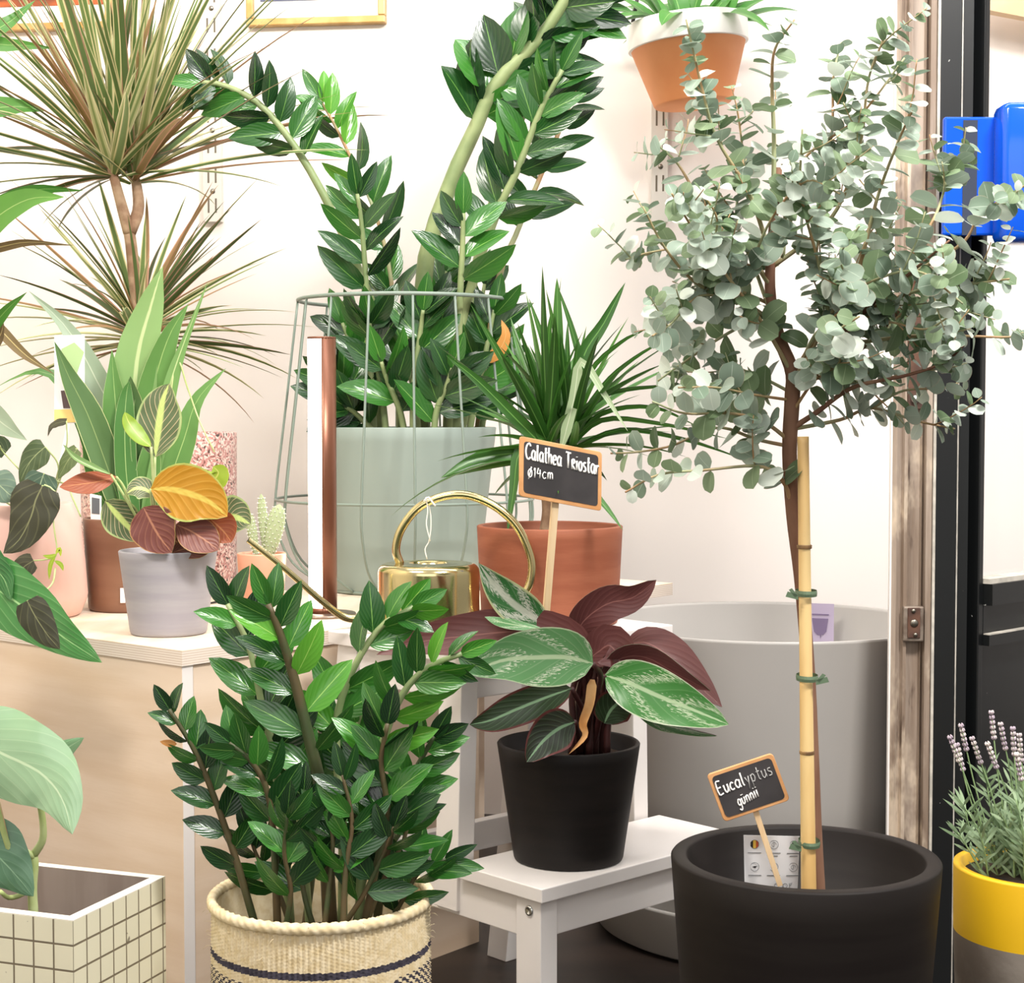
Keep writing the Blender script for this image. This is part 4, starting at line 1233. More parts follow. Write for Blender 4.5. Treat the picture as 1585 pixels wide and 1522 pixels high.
# inside and floor
m.mat('sisal')
m.lathe([(Rk * 0.96, bz), (Rk * 0.945, bz - 0.02), (Rk * 0.94, bz - 0.06), (Rk * 0.90, 0.008), (0, 0.008)], bc, 72)
m.lathe([(0, 0.0), (Rk * 0.9, 0.0)], bc, 72)
obj('basket_body', m, bk)
m = MB().mat('sisal')
NR = 520; vs = []
for i in range(NR):
    a = 2 * PI * i / NR
    for j in range(12):
        b = 2 * PI * j / 12
        rr = 0.0046 + 0.00055 * math.sin(i * 2 * PI / 7 + 3 * b) + random.uniform(-0.00015, 0.00015)
        R_ = Rk * 0.985 + rr * math.cos(b)
        vs.append(bc + V((R_ * math.cos(a), R_ * math.sin(a), bz + rr * math.sin(b) * 1.25)))
m.add(vs, [(i * 12 + j, ((i + 1) % NR) * 12 + j, ((i + 1) % NR) * 12 + (j + 1) % 12, i * 12 + (j + 1) % 12) for i in range(NR) for j in range(12)])
for k in range(70):
    a = random.uniform(0, 2 * PI); z = bz - random.uniform(-0.004, 0.05)
    p = bc + V((Rk * math.cos(a), Rk * math.sin(a), z)); e_ = V((math.cos(a + random.uniform(-.8, .8)), math.sin(a), random.uniform(-.5, .6)))
    m.tube([p, p + e_ * 0.004, p + e_ * 0.007 + V((0, 0, random.uniform(-.004, .003)))], 0.00022, 4)
obj('braided_rim', m, bk)

gz = bz - 0.05
gp = thing('zz_plant', bc + V((0, 0, 0.009)), 'bushy bright green zz plant growing in the woven basket', 'plant')
m = MB().mat('black_pot'); m.lathe([(0, 0.009), (Rk * 0.72, 0.009), (Rk * 0.80, gz - 0.002), (Rk * 0.78, gz - 0.002), (Rk * 0.77, gz - 0.012), (0, gz - 0.012)], bc, 48)
obj('nursery_pot', m, gp)
obj('soil', soil_mb(bc, Rk * 0.77, gz - 0.010), gp)
YB = 1.65
bs = P(500, 1440, YB)
gm = ('zz_leaf', 'zz_leaf', 'zz_leaf_bright')
gd = ('zz_leaf_deep', 'zz_leaf')
Ls, Ws = 0.054, 0.025
zz_frond(gp, [(512, 1450), (500, 1250), (480, 1150), (455, 1050), (435, 985), (415, 935)], YB - 0.03, YB - 0.06, 0.0075, 0.003, 0.056, 0.026, 9, gm, start=0.28, ang=(60, 35), stalkmat='zz_stalk_dark')
zz_frond(gp, [(400, 1450), (365, 1330), (330, 1230), (300, 1160), (262, 1098)], YB - 0.04, YB - 0.06, 0.004, 0.002, 0.038, 0.021, 11, gd, start=0.2, ang=(50, 30), stalkmat='zz_stalk_dark')
zz_frond(gp, [(450, 1450), (440, 1300), (425, 1180), (405, 1090), (385, 1000), (352, 935)], YB - 0.01, YB - 0.02, 0.005, 0.0025, 0.056, 0.029, 8, gd, start=0.33, ang=(52, 35), stalkmat='zz_stalk')
zz_frond(gp, [(530, 1450), (530, 1280), (520, 1130), (545, 1040), (590, 970), (640, 940)], YB, YB - 0.02, 0.005, 0.0025, 0.050, 0.027, 10, gm, start=0.38, ang=(50, 30), stalkmat='zz_stalk')
zz_frond(gp, [(555, 1450), (565, 1280), (590, 1160), (620, 1080), (660, 1035), (715, 1012)], YB - 0.05, YB - 0.09, 0.005, 0.0025, 0.048, 0.022, 10, ('zz_leaf_bright', 'zz_leaf'), start=0.35, ang=(62, 38), stalkmat='zz_stalk')
zz_frond(gp, [(580, 1450), (600, 1310), (625, 1230), (655, 1170), (672, 1140)], YB - 0.02, YB - 0.04, 0.0045, 0.002, 0.048, 0.024, 8, gd, start=0.2, ang=(58, 35), stalkmat='zz_stalk_dark')
zz_frond(gp, [(430, 1450), (425, 1320), (415, 1230), (390, 1180), (355, 1150)], YB - 0.05, YB - 0.07, 0.004, 0.002, 0.042, 0.022, 8, gd, start=0.34, ang=(55, 35), stalkmat='zz_stalk_dark')
zz_frond(gp, [(480, 1450), (470, 1320), (455, 1220), (430, 1150), (415, 1100)], YB + 0.01, YB + 0.02, 0.004, 0.002, 0.050, 0.025, 8, gd, start=0.34, ang=(55, 35), stalkmat='zz_stalk')
zz_frond(gp, [(560, 1450), (585, 1330), (600, 1260), (590, 1180), (600, 1120)], YB - 0.06, YB - 0.08, 0.004, 0.002, 0.052, 0.027, 7, gd, start=0.34, ang=(55, 35), stalkmat='zz_stalk_dark')
zz_frond(gp, [(520, 1450), (545, 1320), (550, 1240), (545, 1160), (560, 1100)], YB + 0.03, YB + 0.04, 0.004, 0.002, 0.052, 0.026, 8, gm, start=0.34, ang=(55, 35), stalkmat='zz_stalk')
zz_frond(gp, [(590, 1450), (625, 1390), (650, 1350), (690, 1330)], YB - 0.02, YB - 0.03, 0.003, 0.0015, 0.046, 0.018, 6, gd, start=0.15, ang=(50, 30), stalkmat='zz_stalk_dark')
zz_frond(gp, [(470, 1450), (485, 1340), (490, 1260), (500, 1190), (495, 1130)], YB + 0.05, YB + 0.06, 0.004, 0.002, 0.052, 0.026, 8, gd, start=0.34, ang=(55, 35), stalkmat='zz_stalk_dark')
zz_frond(gp, [(440, 1450), (450, 1380), (440, 1320), (445, 1260)], YB - 0.07, YB - 0.09, 0.003, 0.0015, 0.046, 0.022, 6, gd, start=0.25, ang=(60, 35), stalkmat='zz_stalk_dark')
zz_frond(gp, [(520, 1450), (560, 1390), (590, 1330), (610, 1280)], YB - 0.07, YB - 0.09, 0.003, 0.0015, 0.046, 0.022, 6, gd, start=0.25, ang=(60, 35), stalkmat='zz_stalk_dark')
for (px, d0) in (([(455, 1450), (430, 1380), (400, 1330), (385, 1290)], -0.03), ([(500, 1450), (510, 1370), (515, 1300), (505, 1250)], -0.08), ([(545, 1450), (560, 1380), (575, 1310), (570, 1240)], 0.0),
                 ([(560, 1450), (590, 1370), (625, 1300), (640, 1230)], -0.05), ([(490, 1450), (470, 1380), (465, 1300), (470, 1230)], -0.06), ([(530, 1450), (535, 1350), (545, 1270), (530, 1200)], -0.09)):
    zz_frond(gp, px, YB + d0, YB + d0, 0.003, 0.0015, 0.044, 0.020, 6, gd, start=0.3, ang=(58, 35), stalkmat='zz_stalk_dark')
m = MB(); m.blade(PP([(274, 1152), (262, 1151), (247, 1148)], YB - 0.06), 0.007, w_ell, 0, nu=6, nv=2, mat='zz_leaf_yellow'); obj('dry_leaf', m, gp, label='small pale brown leaflet')

# ---------- tiled planter
tz = 0.318; T0 = onz(113, 1425, tz); T0.z = 0
t2 = V((0.34, 0.94, 0)).normalized(); t1 = V((-t2.y, t2.x, 0))
tw, tl, tt = 0.155, 0.30, 0.011
TS = 0.0215
tp = thing('tiled_planter', T0 + t1 * tl / 2 + t2 * tw / 2, 'square planter covered in small cream tiles with brown grout', 'planter')
m = MB()
def tq(o_, e_, L, z0, z1, nrm):
    a, b = o_, o_ + e_ * L
    vs = [a + V((0, 0, z0)), b + V((0, 0, z0)), b + V((0, 0, z1)), a + V((0, 0, z1))]
    m.add(vs, [(0, 1, 2, 3)], [(0.02, -(tz - z0) / 0.0235), (L / TS + 0.02, -(tz - z0) / 0.0235), (L / TS + 0.02, -(tz - z1) / 0.0235), (0.02, -(tz - z1) / 0.0235)])
m.mat('tile_grid')
tq(T0, t2, tw, 0, tz - 0.001, None); tq(T0 + t1 * tl, -t1, tl, 0, tz - 0.001, None)
tq(T0 + t2 * tw, t1, tl, 0, tz - 0.001, None); tq(T0 + t1 * tl + t2 * tw, -t2, tw, 0, tz - 0.001, None)
m.mat('planter_white')
A, B, C_, D_ = T0, T0 + t2 * tw, T0 + t2 * tw + t1 * tl, T0 + t1 * tl
ins = [A + t1 * tt + t2 * tt, B + t1 * tt - t2 * tt, C_ - t1 * tt - t2 * tt, D_ - t1 * tt + t2 * tt]
zz_ = V((0, 0, tz))
m.add([A + zz_, B + zz_, C_ + zz_, D_ + zz_] + [q + zz_ for q in ins], [(0, 1, 5, 4), (1, 2, 6, 5), (2, 3, 7, 6), (3, 0, 4, 7)])
m.add([q + V((0, 0, tz - 0.001)) for q in (A, B, C_, D_)] + [q + zz_ for q in (A, B, C_, D_)], [(i, (i + 1) % 4, (i + 1) % 4 + 4, i + 4) for i in range(4)])
m.mat('planter_inside')
lo = V((0, 0, tz - 0.09))
m.add([q + zz_ for q in ins] + [q + lo for q in ins], [(0, 1, 5, 4), (1, 2, 6, 5), (2, 3, 7, 6), (3, 0, 4, 7), (4, 5, 6, 7)])
m.add([q + V((0, 0, 0)) for q in (A, B, C_, D_)], [(3, 2, 1, 0)])
obj('box', m, tp, smooth=False)
# plant in it
YPp = (T0 + t1 * 0.10 + t2 * 0.08).y
base = T0 + t1 * 0.075 + t2 * 0.075
py0 = base.y
pl = thing('philodendron_plant', base + V((0, 0, tz - 0.09)), 'glossy pale green philodendron growing in the tiled planter', 'plant')
m = MB().mat('black_pot'); m.lathe([(0, tz - 0.0895), (0.05, tz - 0.0895), (0.055, tz - 0.05), (0.053, tz - 0.05), (0, tz - 0.052)], V((base.x, base.y, 0)), 32)
obj('nursery_pot', m, pl)
obj('soil', soil_mb(base, 0.052, tz - 0.051), pl)
m = MB().mat('pale_stem')
m.tube(PP([(52, 1420), (50, 1375), (53, 1340), (52, 1322)], py0), [0.005, 0.004], 8, smooth_n=10)
m.tube(PP([(52, 1324), (66, 1300), (66, 1270), (60, 1235)], py0, py0 - 0.02), [0.004, 0.003], 8, smooth_n=10)
m.tube(PP([(52, 1326), (35, 1318), (15, 1316), (-10, 1230)], py0, py0 - 0.03), [0.004, 0.0025], 8, smooth_n=10)
m.tube(PP([(50, 1350), (40, 1380), (15, 1390), (0, 1380)], py0, py0 - 0.04), [0.003, 0.002], 8, smooth_n=10)
obj('stem', m, pl)
def plf(px, W, mat, roll=0, y0=-0.03, y1=-0.07, wf=w_heart, **kw):
    m = MB(); m.blade(PP(px, py0 + y0, py0 + y1), W, wf, roll, nu=16, nv=8, cup=-0.25, fold=0.1, wave=0.04, mat=mat, **kw); obj('leaf', m, pl)
plf([(-50, 1135), (0, 1165), (60, 1195), (95, 1235), (112, 1292)], 0.082, 'monstera_leaf', 5)
plf([(40, 1225), (60, 1200), (95, 1165), (130, 1142)], 0.035, 'monstera_leaf', 25, 0.02, 0.03)
plf([(-40, 1300), (-10, 1320), (20, 1350), (52, 1388)], 0.062, 'monstera_leaf_dark', 0, -0.02, -0.03)
m = MB().mat('stake_wood'); m.tube([P(15, 1315, py0 - 0.02), P(-14, 1190, py0 - 0.02)], 0.0016, 6); obj('thin_stalk', m, pl)

# ---------- arrow-leaf plant standing left of the view, its leaf hanging into it
ac = V((-0.80, 2.05, 0))
al = thing('arrowhead_plant', ac, 'plant with long pointed dark green leaves hanging in front of the cabinet edge', 'plant')
m = MB().mat('grey_pot'); m.lathe(pot_profile(0.09, 0.07, 0.36, 0.006, 0.03), ac, 48); obj('pot', m, al)
obj('soil', soil_mb(ac, 0.082, 0.33), al)
YA = 2.0
def arr(px, W, roll, y0, y1, mat='arrow_leaf'):
    m = MB(); m.blade(PP(px, y0, y1), W, w_heart, roll, nu=16, nv=8, cup=-0.1, fold=0.1, wave=0.05, mat=mat); o = obj('leaf', m, al)
    q = P(px[0][0], px[0][1], y0)
    m = MB().mat('pale_stem'); m.tube([ac + V((0.0, 0, 0.33)), ac + V((0.02, 0, 0.45)), q], [0.0035, 0.002], 8, smooth_n=12); obj('leaf_stem', m, o)
arr([(-60, 880), (0, 915), (50, 950), (100, 988), (158, 1026)], 0.080, 5, 2.07, 2.0)
arr([(-50, 850), (-20, 870), (5, 895), (18, 930)], 0.05, 20, 2.08, 2.04)
# ---------- broad-leaf plant at the far left
lc = V((-0.90, 2.62, TZ))
bl = thing('broad_leaf_plant', lc, 'plant with long arching broad green leaves entering at the left edge', 'potted plant')
m = MB().mat('sage_pot'); m.lathe(pot_profile(0.075, 0.06, 0.12, 0.006, 0.02), lc, 48); obj('pot', m, bl)
obj('soil', soil_mb(lc, 0.068, TZ + 0.10), bl)
def bll(px, W, mat, roll=0, y0=2.6, y1=2.5, roll1=None, wf=w_snake, wave=0.05):
    pts = PP(px, y0, y1)
    m = MB(); m.blade(pts, W, wf, roll, roll1, nu=16, nv=4, fold=0.2, wave=wave, mat=mat); o = obj('leaf', m, bl)
    m = MB().mat('pale_stem'); m.tube([lc + V((0, 0, 0.10)), (lc + V((0, 0, 0.12)) + pts[0]) / 2 + V((-0.02, 0, 0.03)), pts[0]], [0.004, 0.003], 8, smooth_n=10); obj('leaf_stem', m, o)
bll([(-70, 420), (-20, 350), (40, 310), (100, 305)], 0.050, 'palm_leaf', 0)
bll([(-70, 380), (-20, 330), (50, 295), (130, 295)], 0.028, 'palm_leaf', 35, 2.62, 2.6)
bll([(-70, 350), (-30, 385), (40, 375), (115, 380)], 0.018, 'palm_leaf_brown', 50)
bll([(-70, 260), (-30, 180), (20, 165), (72, 172)], 0.040, 'palm_leaf', 0, 2.65, 2.7)
bll([(-70, 200), (-40, 80), (20, 70), (85, 75)], 0.028, 'palm_leaf', 10, 2.65, 2.7)
bll([(-60, 130), (-20, 60), (20, 30), (55, 0)], 0.026, 'palm_leaf', 10, 2.65, 2.7)
bll([(-60, 600), (-20, 520), (10, 480), (42, 452)], 0.020, 'palm_leaf', 30, 2.45, 2.4)
bll([(-40, 470), (0, 510), (40, 550), (85, 580)], 0.018, 'palm_leaf_brown', 10, 2.45, 2.4)
bll([(-60, 640), (-20, 640), (10, 660), (42, 682)], 0.040, 'snake_leaf_grey', 10, 2.3, 2.25)
bll([(-30, 560), (-15, 540), (0, 520), (6, 500)], 0.02, 'palm_leaf_brown', 10, 2.4, 2.35)

# ---------- eucalyptus
YE = 1.6
ec = V(((1251 - IMG_W / 2) / F * YE, YE, 0))
er = 209 / F * YE; ezr = P(1251, 1325, YE).z
eb = er * 0.80
eu = thing('potted_eucalyptus', ec, 'eucalyptus tree with round silvery leaves in a large black pot', 'potted plant')
m = MB().mat('big_black_pot'); m.lathe(pot_profile(er, eb, ezr, 0.0155, 0.075, rimlip=0.002), ec, 96); obj('pot', m, eu, label='large matt black pot')
obj('soil', soil_mb(ec, er - 0.0155 - 0.008, ezr - 0.075), eu)
m = MB().mat('bark')
trunk_px = [(1268, 1400), (1262, 1290), (1258, 1180), (1252, 1050), (1240, 900), (1228, 800), (1222, 700), (1226, 620), (1226, 575), (1205, 520), (1192, 450), (1196, 360), (1205, 260)]
TR = PP(trunk_px, YE + 0.012, YE + 0.012)
m.tube(TR, [0.0068, 0.0062, 0.0068, 0.0075, 0.0055, 0.0035], 12, smooth_n=50)
obj('trunk', m, eu)
random.seed(21)
SAMP = []
for i in range(121):
    q = crv(TR, i / 120); d_ = q - CAM
    SAMP.append((IMG_W / 2 + F * d_.x / (d_.y * CP - d_.z * SP), IMG_H / 2 - F * (d_.y * SP + d_.z * CP) / (d_.y * CP - d_.z * SP), q))
EM = ['eucalyptus_leaf'] * 5 + ['eucalyptus_leaf_green'] * 3 + ['eucalyptus_leaf_light'] * 2
def pair(lf, p, T, R, k, green=None):
    a0 = random.uniform(0, PI)
    s0 = T.orthogonal().normalized()
    s0 = Quaternion(T, a0) @ s0
    for s_ in (0, PI):
        S = Quaternion(T, s_ + random.uniform(-0.3, 0.3)) @ s0
        d = (S + T * random.uniform(0.1, 0.7) + V((0, 0, random.uniform(-0.1, 0.1)))).normalized()
        n_ = T * 0.9 + V((random.uniform(-.6, .6), random.uniform(-.9, .2), random.uniform(-.1, .9)))
        r = R * random.uniform(0.8, 1.15)
        lf.leaf(p + d * 0.001, d, n_, 2 * r, 2 * r * random.uniform(0.82, 1.0), w_oval if R > 0.006 else w_ell, bend=random.uniform(0.1, 0.7), nu=7, nv=4, cup=random.uniform(0.0, 0.25), mat=random.choice(EM))
TWP = 0.46
def euc_branch(px, dY, r0, Rl=0.0136, twigs=True, start=0.15, y0=0.012):
    n = len(px)
    pts = [P(q[0], q[1], YE + y0 + (dY - y0) * (i / (n - 1)) ** 1.2) for i, q in enumerate(px)]
    best = min(SAMP, key=lambda q: (q[0] - px[0][0]) ** 2 + (q[1] - px[0][1]) ** 2)
    pts[0] = best[2].copy()
    if n > 2: pts[1].y += (best[2].y - (YE + y0)) * 0.6
    for i in range(41):
        q = crv(pts, i / 40); d_ = q - CAM
        # remember where this branch runs so that later ones can spring from it
        SAMP.append((IMG_W / 2 + F * d_.x / (d_.y * CP - d_.z * SP), IMG_H / 2 - F * (d_.y * SP + d_.z * CP) / (d_.y * CP - d_.z * SP), q))
    b = MB().mat('bark' if r0 > 0.0026 else 'twig')
    b.tube(pts, [r0, r0 * 0.6, 0.0009], 8, smooth_n=24)
    L = sum((pts[i + 1] - pts[i]).length for i in range(n - 1))
    lf = MB()
    tw = b; tw.mat('twig')
    k = int(L * (1 - start) / 0.0155)
    for i in range(k):
        t_ = start + (1 - start) * (i + 0.5) / k
        p = crv(pts, t_); T = (crv(pts, min(1, t_ + 0.02)) - crv(pts, t_ - 0.02)).normalized()
        if random.random() < 0.88 or t_ > 0.5: pair(lf, p, T, Rl * (1.0 - 0.55 * t_ ** 3), i)
        if twigs and t_ < 0.93 and random.random() < TWP:
            s0 = Quaternion(T, random.uniform(0, 2 * PI)) @ T.orthogonal().normalized()
            d = (s0 + T * random.uniform(0.4, 1.1) + V((0, 0, random.uniform(-0.1, 0.45)))).normalized()
            tl_ = random.uniform(0.028, 0.062)
            q = p; tp_ = [p]
            for j in range(4):
                d = (d + V((random.uniform(-.15, .15), random.uniform(-.15, .15), random.uniform(-.05, .2)))).normalized()
                q = q + d * tl_ / 4; tp_.append(q)
            tw.tube(tp_, [0.0009, 0.0005], 5, smooth_n=6)
            kk_ = int(tl_ / 0.0105)
            for j in range(kk_):
                u = (j + 0.7) / kk_
                if u > 1: u = 1
                T2 = (crv(tp_, min(1, u + 0.05)) - crv(tp_, u - 0.05)).normalized()
                pair(lf, crv(tp_, u), T2, Rl * (0.85 - 0.45 * u), j)
    o = obj('branch', b, eu)
    obj('foliage', lf, o)
EB = [
    ([(1228, 575), (1290, 540), (1340, 480), (1400, 430), (1470, 372)], -0.08, 0.0038),
    ([(1228, 580), (1300, 562), (1345, 530), (1400, 470), (1430, 400)], 0.08, 0.0030),
    ([(1225, 662), (1262, 640), (1320, 600), (1400, 582), (1460, 562), (1492, 535)], -0.06, 0.0030),
    ([(1228, 668), (1300, 650), (1350, 632), (1420, 652), (1478, 664)], 0.03, 0.0022),
    ([(1226, 685), (1180, 652), (1130, 640), (1060, 640), (1010, 622)], -0.05, 0.0022),
    ([(1230, 790), (1212, 745), (1175, 722), (1090, 728), (1020, 735), (968, 762)], -0.06, 0.0024),
    ([(1222, 692), (1170, 680), (1110, 662), (1040, 690), (985, 700), (945, 702)], 0.05, 0.0020),
    ([(1190, 500), (1140, 462), (1080, 440), (1030, 385), (995, 320)], -0.05, 0.0026),
    ([(1195, 440), (1150, 380), (1090, 320), (1050, 255), (1015, 222)], 0.05, 0.0026),
    ([(1195, 400), (1160, 300), (1110, 215), (1085, 130), (1062, 30)], -0.06, 0.0024),
    ([(1200, 350), (1198, 220), (1195, 130), (1200, 75), (1230, 30)], -0.02, 0.0026),
    ([(1205, 400), (1245, 300), (1285, 220), (1290, 120), (1302, 65)], 0.06, 0.0024),
    ([(1215, 420), (1285, 340), (1330, 230), (1345, 120), (1375, 45)], -0.02, 0.0024),
    ([(1270, 500), (1330, 400), (1360, 300), (1390, 220), (1412, 172)], -0.09, 0.0026),
    ([(1340, 480), (1420, 450), (1500, 440), (1562, 432)], -0.10, 0.0020),
    ([(1300, 535), (1400, 522), (1480, 520), (1560, 522), (1584, 515)], 0.0, 0.0022),
    ([(1400, 430), (1470, 385), (1520, 330), (1590, 285)], -0.12, 0.0020),
    ([(1360, 450), (1430, 350), (1470, 270), (1500, 232)], 0.05, 0.0020),
    ([(1250, 530), (1300, 460), (1345, 400), (1385, 345)], 0.10, 0.0020),
    ([(1190, 480), (1120, 520), (1060, 560), (1018, 590)], 0.0, 0.0020),
    ([(1150, 450), (1080, 460), (1040, 500), (1010, 520)], -0.10, 0.0016),
    ([(1222, 610), (1180, 585), (1120, 560), (1060, 530), (1028, 542)], 0.08, 0.0018),
    ([(1150, 380), (1080, 380), (1010, 390), (968, 402)], 0.0, 0.0016),
    ([(1240, 560), (1280, 480), (1265, 400), (1240, 300), (1242, 200)], -0.10, 0.0024),
    ([(1350, 630), (1400, 605), (1465, 600), (1502, 580)], 0.06, 0.0016),
    ([(1205, 520), (1170, 420), (1140, 340), (1150, 250), (1140, 160)], 0.09, 0.0022),
    ([(1230, 570), (1290, 480), (1340, 440), (1420, 420), (1490, 470)], -0.13, 0.0022),
    ([(1226, 580), (1180, 500), (1120, 420), (1070, 350), (1040, 300)], -0.12, 0.0022),
    ([(1230, 575), (1330, 590), (1380, 500), (1440, 470), (1520, 480)], 0.10, 0.0020),
    ([(1210, 400), (1220, 300), (1250, 240), (1330, 180), (1400, 90)], 0.02, 0.0022),
    ([(1200, 440), (1170, 400), (1200, 330), (1250, 280), (1300, 300)], -0.12, 0.0018),
    ([(1225, 600), (1260, 520), (1320, 460), (1300, 400), (1330, 350)], -0.14, 0.0018),
    ([(1190, 470), (1130, 440), (1100, 400), (1110, 340), (1080, 290)], -0.08, 0.0018),
    ([(1226, 640), (1260, 590), (1300, 560), (1290, 520), (1330, 490)], -0.12, 0.0018),
    ([(1300, 530), (1360, 500), (1430, 510), (1470, 490)], -0.10, 0.0016),
    ([(1226, 620), (1160, 610), (1110, 600), (1050, 600)], -0.08, 0.0016),
]
for kb, (px, dY, r0) in enumerate(EB):
    TWP = 0.14 if kb in (3, 4, 5, 6, 24) else (0.38 if kb in (9, 10, 11, 12, 16, 17) else 0.46)
    euc_branch(px, dY, r0)

# cane, ties, tag, sign
cn_ = thing('bamboo_cane', P(1252, 1370, YE - 0.012), 'yellow bamboo cane tied to the eucalyptus trunk', 'cane')
c0, c1 = P(1252, 1400, YE - 0.014), P(1243, 676, YE - 0.014)
nodes = [1400, 1306, 1163, 1048, 917, 845, 676]
def ca_at(py):
    k = (1400 - py) / (1400 - 676); return c0 + (c1 - c0) * k
m = MB().mat('bamboo'); m.tube([ca_at(y) for y in range(1400, 675, -14)] + [c1], [0.0075, 0.0062, 0.0055], 16)
obj('cane', m, cn_)
for y in (1163, 845):
    p = ca_at(y); rr = 0.0066
    m = MB().mat('bamboo_node'); m.lathe([(rr * 0.98, -0.0018), (rr * 1.12, -0.0008), (rr * 1.02, 0), (rr * 1.14, 0.001), (rr * 0.98, 0.002)], p, 20)
    obj('node_ring', m, cn_, label='dark ring at a cane joint')
def tie(y, right, label):
    p = ca_at(y)
    m = MB().mat('tie_green')
    m.lathe([(0.0100, -0.0028), (0.0104, 0.0), (0.0100, 0.0028)], p + V((0.002, 0.006, 0)), 24, Matrix.Scale(1.55, 3, V((0, 1, 0))))
    s_ = 1 if right else -1
    q = p + V((s_ * 0.008, -0.009, 0))
    e_ = V((s_, -0.1, 0.0))
    m.plate([q, q + e_ * 0.010 + V((0, 0, 0.003)), q + e_ * 0.012 + V((0, 0, -0.002)), q + V((0, 0, -0.005))], V((0, 0.0008, 0)))
    m.plate([q + V((0, 0, -0.001)), q + e_ * 0.006 + V((0, 0, 0.006)), q + e_ * 0.009 + V((0, 0, 0.0045)), q + e_ * 0.003 + V((0, 0, -0.003))], V((0, 0.0008, 0)))
    o = obj('plant_tie', m, None, loc=p, smooth=False)
    tag(o, label, 'tie', 'green ties around cane and trunk')
tie(917, False, 'green tie, topmost of the three, around cane and trunk')
tie(1048, True, 'green tie halfway up the cane with its end sticking out right')
tie(1306, False, 'green tie lowest on the cane, just inside the black pot')

cd = thing('care_card', P(1195, 1370, YE + 0.02), 'white card with small round icons standing in the big black pot', 'card')
A0 = P(1151, 1293, YE + 0.02); A1 = P(1238, 1295, YE + 0.03); A2 = P(1153, 1390, YE + 0.02); A3 = P(1234, 1390, YE + 0.03)
m = MB().mat('card'); m.plate([A0, A1, A3, A2], V((0, 0.0006, 0))); obj('sheet', m, cd, smooth=False)
def cpt(u, v): return (A0 * (1 - u) + A1 * u) * (1 - v) + (A2 * (1 - u) + A3 * u) * v + V((0, -0.0006, 0))
def cring(u, v, r, mat='card_print', rad=0.00022):
    m = MB().mat(mat); c_ = cpt(u, v)
    m.tube([c_ + V((r * math.cos(a * PI / 12), 0, r * math.sin(a * PI / 12))) for a in range(25)], rad, 5, caps=False); return m
def cline(m, pts, rad=0.0002): m.tube([cpt(*p) for p in pts], rad, 4)
ic = [(0.19, 0.14), (0.54, 0.14), (0.90, 0.14), (0.19, 0.50), (0.54, 0.50), (0.90, 0.50)]
for k, (u, v) in enumerate(ic):
    r = 0.0042
    m = cring(u, v, r)
    if k == 0:
        for q, (cc, x0, x1) in enumerate((('flag_black', -0.9, -0.33), ('flag_yellow', -0.33, 0.33), ('flag_red', 0.33, 0.9))):
            m.mat(cc); c_ = cpt(u, v)
            h0 = math.sqrt(max(0, 1 - x0 * x0)) * r; h1 = math.sqrt(max(0, 1 - x1 * x1)) * r
            m.plate([c_ + V((x0 * r, 0, -h0)), c_ + V((x1 * r, 0, -h1)), c_ + V((x1 * r, 0, h1)), c_ + V((x0 * r, 0, h0))], V((0, -0.0001, 0)))
    elif k == 2:
        m.mat('flag_black'); c_ = cpt(u, v)
        m.plate([c_ + V((-r * .7, 0, -r * .4)), c_ + V((r * .2, 0, -r * .8)), c_ + V((r * .3, 0, r * .1)), c_ + V((-r * .4, 0, r * .7))], V((0, -0.0001, 0)))
    elif k == 3:
        m.mat('flag_black'); c_ = cpt(u, v)
        m.plate([c_ + V((-r * .6, 0, 0)), c_ + V((r * .1, 0, -r * .3)), c_ + V((r * .6, 0, r * .1)), c_ + V((0, 0, r * .15))], V((0, -0.0001, 0)))
    else:
        c_ = cpt(u, v)
        m.tube([c_ + V((r * .5 * math.cos(a * PI / 8), 0, r * .5 * math.sin(a * PI / 8))) for a in range(13)], 0.0002, 4)
        m.tube([c_ + V((0, 0, r * .5)), c_ + V((0, 0, -r * .6))], 0.0002, 4)
    obj('icon', m, cd, smooth=False, label='small round printed icon')
m = MB().mat('card_print')
for (u, v) in ic:
    cline(m, [(u - 0.12, v + 0.135), (u + 0.12, v + 0.135)], 0.0003)
    if v < 0.3 and u > 0.4: cline(m, [(u - 0.07, v + 0.18), (u + 0.07, v + 0.18)], 0.0003)
obj('small_print', m, cd, smooth=False, label='tiny grey printed lines')
m = MB().mat('card_print')
for cx_ in (0.60, 0.68, 0.76):
    full = cx_ > 0.62
    c_ = cpt(cx_, 0.80)
    rng = range(0, 25) if full else range(4, 21)
    m.tube([c_ + V((0.0021 * math.cos(a * PI / 12), 0, 0.0021 * math.sin(a * PI / 12))) for a in rng], 0.00022, 5)
c_ = cpt(0.84, 0.80)
m.tube([c_ + V((0, 0, -0.0021)), c_ + V((0, 0, 0.0021)), c_ + V((0.0014, 0, 0.0021)), c_ + V((0.0019, 0, 0.0012)), c_ + V((0.0013, 0, 0.0002)), c_ + V((0, 0, 0.0002))], 0.00022, 5)
c_ = cpt(0.885, 0.79); m.tube([c_ + V((0, 0, 0.0012)), c_ + V((0, 0, 0.0022))], 0.00022, 5)
obj('lettering', m, cd, smooth=False)

